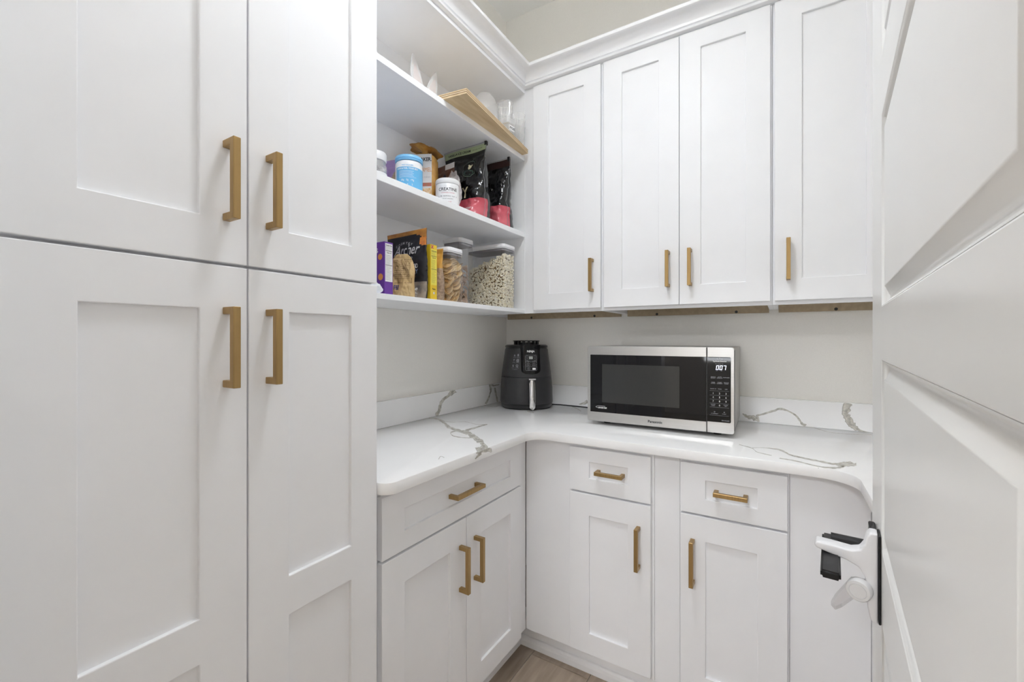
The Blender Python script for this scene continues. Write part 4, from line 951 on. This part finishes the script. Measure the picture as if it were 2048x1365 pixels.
# jerky bag
P5 = Pouch(0.197, 0.034, 0.243, 0.09, tilt=0.002, wr=0.005, seed=2)
NAVY = mat('charcoal_bag', (0.018, 0.018, 0.024), 0.4, nscale=30, namt=0.2); ORG = mat('amber_bag', (0.52, 0.24, 0.05), 0.35, nscale=40, col2=(0.36, 0.14, 0.03)); GRW = mat('smoky_window', (0.16, 0.15, 0.155), 0.25, nscale=35, col2=(0.36, 0.30, 0.24)); REDO = mat('red_orange', (0.55, 0.12, 0.04), 0.4, nscale=30, col2=(0.72, 0.30, 0.05))
def z5(a, t, s):
    if s != 'front': return 0
    if t > 0.94 or (t > 0.90-0.02*math.sin(a*9) and a > 0.45): return 1
    if ((a-0.86)/0.24)**2+((t-0.83)/0.075)**2 < 1: return 3
    if t < 0.24 and a > -0.1: return 2
    return 0
t = pouch('jerky_bag', 'black and amber jerky bag standing behind the small kraft bag', 'bag', P5, [NAVY, ORG, GRW, REDO], z5, (-1.141, 1.122, SZ1))
SIL = mat('silver_print', (0.62, 0.62, 0.64), 0.4, nscale=30, namt=0.05)
for i, ch in enumerate('COUNTRY'): text('lettering', ch, 0.0125, SIL, t, P5.fn(-0.006+0.0125*(i-3), 0.2010-0.0009*(i-3)**2, -0.11*(i-3)), bold=0.01)
text('lettering', 'Archer', 0.052, SIL, t, P5.fn(0.008, 0.1740), bold=0.012, shear=0.25, xs=0.78)
text('lettering', 'PROVISIONS', 0.0100, SIL, t, P5.fn(0.012, 0.1460), xs=1.0)
text('lettering', 'GRASS FED', 0.0215, PRINTW, t, P5.fn(0.026, 0.1130), bold=0.015, xs=0.85)
text('lettering', 'BEEF JERKY', 0.0215, mat('pale_blue_print', (0.40, 0.50, 0.75), 0.4, nscale=30, namt=0.05), t, P5.fn(0.026, 0.0930), bold=0.01, xs=0.85)
text('lettering', 'mango', 0.011, ORG, t, P5.fn(0.044, 0.0760, 0.2))
text('lettering', '10g', 0.0270, PRINTW, t, P5.fn(0.050, 0.0330), bold=0.02, xs=0.9); text('lettering', 'PROTEIN', 0.0085, PRINTW, t, P5.fn(0.050, 0.0170)); text('lettering', 'NET WT 2.5 OZ', 0.0048, PRINTW, t, P5.fn(0.050, 0.0090))
# kraft bag in front
P6 = Pouch(0.088, 0.040, 0.148, 0.06, wr=0.006, seed=6)
KR = mat('kraft_paper', (0.50, 0.34, 0.15), 0.6, nscale=25, col2=(0.58, 0.42, 0.21))
t = pouch('kraft_bag', 'small crumpled kraft bag with printed text next to the purple carton', 'bag', P6, [KR], lambda a, t, s: 0, (-1.096, 1.058, SZ1), R(22))
for i in range(9): text('lettering', ['chips made with simple', 'ingredients, avocado oil', 'and a pinch of sea salt', 'grain free, gluten free', 'no added sugar, no soy', 'keep cool and dry, best', 'before date on the top', 'share with friends, eat', 'them all by yourself ok'][i], 0.0075, mat('brown_ink', (0.12, 0.06, 0.02), 0.6, nscale=30, namt=0.1), t, P6.fn(0.006, 0.128-0.0072*i), xs=0.8)
bm = bmesh.new(); ff = P6.fn(0.010, 0.056)
for (a, b, c, d) in ((-0.03, 0.03, 0.007, 0.008), (-0.03, 0.03, -0.008, -0.007), (0.029, 0.030, -0.008, 0.008)): 
    for k_ in range(6):
        xa, xb_ = a+(b-a)*k_/6, a+(b-a)*(k_+1)/6; bm.faces.new([bm.verts.new(ff(*q)) for q in ((xa, c), (xb_, c), (xb_, d), (xa, d))])
obj('printed_frame', bm, MATS['brown_ink'], t)
bm = bmesh.new(); ff = P6.fn(-0.012, 0.033)
for i in range(3):
    for j in range(3):
        a, c = -0.008+i*0.0058, -0.008+j*0.0058; bm.faces.new([bm.verts.new(ff(*q)) for q in ((a, c), (a+0.0046, c), (a+0.0046, c+0.0046), (a, c+0.0046))])
obj('checked_print', bm, mat('navy_ink', (0.05, 0.05, 0.18), 0.5, nscale=30, namt=0.1), t)
# orange pouch behind the yellow carton
P7 = Pouch(0.170, 0.050, 0.190, 0.08, wr=0.005, seed=9)
pouch('snack_pouch', 'orange pouch with brown lower half, squeezed between yellow carton and chips canister', 'pouch', P7, [mat('orange_foil', (0.62, 0.34, 0.07), 0.35, nscale=20, namt=0.1), mat('brown_mottle', (0.24, 0.16, 0.11), 0.5, nscale=120, col2=(0.42, 0.31, 0.22))], lambda a, t, s: 1 if t < 0.62 else 0, (-1.135, 1.209, SZ1), R(4))
NAP = mat('white_film', (0.80, 0.82, 0.86), 0.4, nscale=20, namt=0.03)
crumple('crumpled_wrapper', NAP, 0.038, 0.024, 0.022, (-1.100, 0.930, SZ1), 9, 'crumpled white wrapper lying at the left front of the bottom shelf', 'wrapper', 0.3, 1.6)

# ---- top shelf
PINK = mat('pale_pink_felt', (0.80, 0.74, 0.74), 0.8, nscale=60, namt=0.05); PINKI = mat('pink_inner', (0.84, 0.78, 0.78), 0.8, nscale=60, namt=0.04)
t = thing('ear_ornament', 'pale pink and white ornament with two leaf shaped ears on the top shelf', 'ornament', (-1.22, 1.300, SZ3))
def ear(ang, L, wd, dy):
    for nm, k_, th, m_ in (('ear', 1.0, 0.005, TUBW), ('ear_inner', 0.72, 0.0066, PINKI)):
        pts = []
        for i in range(24):
            u = i/12 if i <= 12 else (24-i)/12; s_ = 1 if i <= 12 else -1
            pts.append((s_*wd*k_*math.sin(math.pi*u**1.15)**0.8 if 0 < u < 1 else 0.0, (0.5+(u-0.5)*k_)*L))
        bm = prism(pts, 'x', -th/2, th/2)
        bmesh.ops.rotate(bm, verts=bm.verts[:], cent=(0, 0, 0), matrix=Matrix.Rotation(ang, 3, 'X'))
        o = obj(nm, bm, m_, t if nm == 'ear' else par, loc=(0, dy, 0.004) if nm == 'ear' else (0, 0, 0)); par = o
ear(R(15), 0.248, 0.030, -0.004); ear(R(-15), 0.246, 0.027, 0.004)
obj('ornament_base', lathe([(0.0, 0.0), (0.030, 0.0), (0.032, 0.004), (0.028, 0.016), (0.0, 0.018)], 24), PINK, t)
# plywood board sticking out over the shelf edge
PLY = bpy.data.materials.new('birch_plywood'); PLY.use_nodes = True; nt = PLY.node_tree; bs = nt.nodes['Principled BSDF']; bs.inputs['Roughness'].default_value = 0.55
tc = nt.nodes.new('ShaderNodeTexCoord'); mp = nt.nodes.new('ShaderNodeMapping'); mp.inputs['Scale'].default_value = (9, 1.2, 2); nn = nt.nodes.new('ShaderNodeTexNoise'); nn.inputs['Scale'].default_value = 5; nn.inputs['Detail'].default_value = 5
nt.links.new(tc.outputs['Object'], mp.inputs[0]); nt.links.new(mp.outputs[0], nn.inputs['Vector'])
rp = nt.nodes.new('ShaderNodeValToRGB'); rp.color_ramp.elements[0].color = (0.56, 0.41, 0.22, 1); rp.color_ramp.elements[1].color = (0.72, 0.57, 0.36, 1); rp.color_ramp.elements[0].position = 0.3; rp.color_ramp.elements[1].position = 0.7
nt.links.new(nn.outputs[0], rp.inputs[0]); nt.links.new(rp.outputs[0], bs.inputs['Base Color'])
PLYD = mat('ply_core', (0.36, 0.24, 0.13), 0.7, nscale=60, col2=(0.27, 0.17, 0.09)); PLYL = mat('ply_light', (0.74, 0.60, 0.40), 0.6, nscale=30, namt=0.1)
pts = [(-0.944, 1.218), (-1.008, 1.768), (-1.300, 1.780), (-1.300, 1.190), (-1.10, 1.196)]
t = thing('plywood_board', 'bare birch plywood board jutting out over the edge of the top shelf', 'board', (-1.1, 1.5, SZ3))
loc_ = [(x+1.1, y-1.5) for x, y in pts]
for i, (a, b, m_, nm) in enumerate(((0.0, 0.0050, PLY, 'face_veneer'), (0.0050, 0.0085, PLYD, 'core_ply'), (0.0085, 0.0120, PLYL, 'core_ply'), (0.0120, 0.0150, PLYD, 'core_ply'), (0.0150, 0.0185, PLY, 'face_veneer'))):
    ins = 0.0 if m_ is not PLYD else 0.0012
    obj(nm, prism([(x*(1-ins*4), y*(1-ins*2)) for x, y in loc_], 'z', a, b), m_, t)
SZB = SZ3+0.0187
# clear plastic on the board
t = thing('plastic_dome', 'clear plastic cake dome at the left end of the plywood board stack', 'container', (-1.115, 1.570, SZB), group='clear plastic containers on the plywood board')
o = obj('dome', lathe([(0.064, 0.0), (0.062, 0.012), (0.060, 0.10), (0.056, 0.14), (0.045, 0.172), (0.028, 0.192), (0.010, 0.199), (0.0, 0.200)], 32), CLEAR2, t); auto_smooth(o, 50)
obj('rim', lathe([(0.064, 0.0), (0.070, 0.0), (0.070, 0.004), (0.064, 0.004), (0.064, 0.0)], 32, caps=False), CLEAR2, t)
def ribbed(label, x, y, r, h, n=28, tiers=3):
    t = thing('plastic_cup_stack', label, 'container', (x, y, SZB), group='clear plastic containers on the plywood board')
    for q in range(tiers):
        bm = bmesh.new(); rings = []; hh = h*0.62; zb = q*h*0.19
        for z_, rr2 in ((0.0, r*0.80), (hh*0.5, r*0.88), (hh*0.95, r*0.97), (hh, r*1.04)):
            rings.append([bm.verts.new((rr2*(1+(0.035 if i % 2 else -0.035)*(z_ < hh*0.97))*math.cos(2*math.pi*i/(n*2)), rr2*(1+(0.035 if i % 2 else -0.035)*(z_ < hh*0.97))*math.sin(2*math.pi*i/(n*2)), zb+z_)) for i in range(n*2)])
        for a, b in zip(rings, rings[1:]):
            for i in range(n*2): bm.faces.new([a[i], a[(i+1) % (n*2)], b[(i+1) % (n*2)], b[i]])
        bm.faces.new(rings[0]); obj('cup', bm, CLEAR2, t)
    return t
ribbed('tall stack of ribbed clear cups on the board, right beside the dome', -1.058, 1.650, 0.034, 0.175)
ribbed('stack of ribbed clear cups at the front right corner of the board', -1.040, 1.728, 0.034, 0.150)
ribbed('shorter stack of ribbed clear cups at the back right of the board', -1.130, 1.718, 0.036, 0.160, tiers=2)
t = thing('plastic_clamshell', 'clear plastic clamshell with small black print on the front of the board', 'container', (-1.012, 1.588, SZB), R(-6), group='clear plastic containers on the plywood board')
obj('tray', lathe([(0.026, 0.0), (0.030, 0.030), (0.033, 0.032), (0.033, 0.035)], 28, power=5), CLEAR2, t)
obj('tray_lid', lathe([(0.033, 0.0355), (0.031, 0.038), (0.027, 0.060), (0.0, 0.062)], 28, power=5), CLEAR2, t)
obj('sticker', B(0.0285, 0.0325, -0.020, 0.014, 0.004, 0.026), TUBW, t)
text('lettering', 'XYLES', 0.013, PRINTB, t, lambda x, z: Vector((0.0330, -0.003+x, 0.015+z)), bold=0.03)
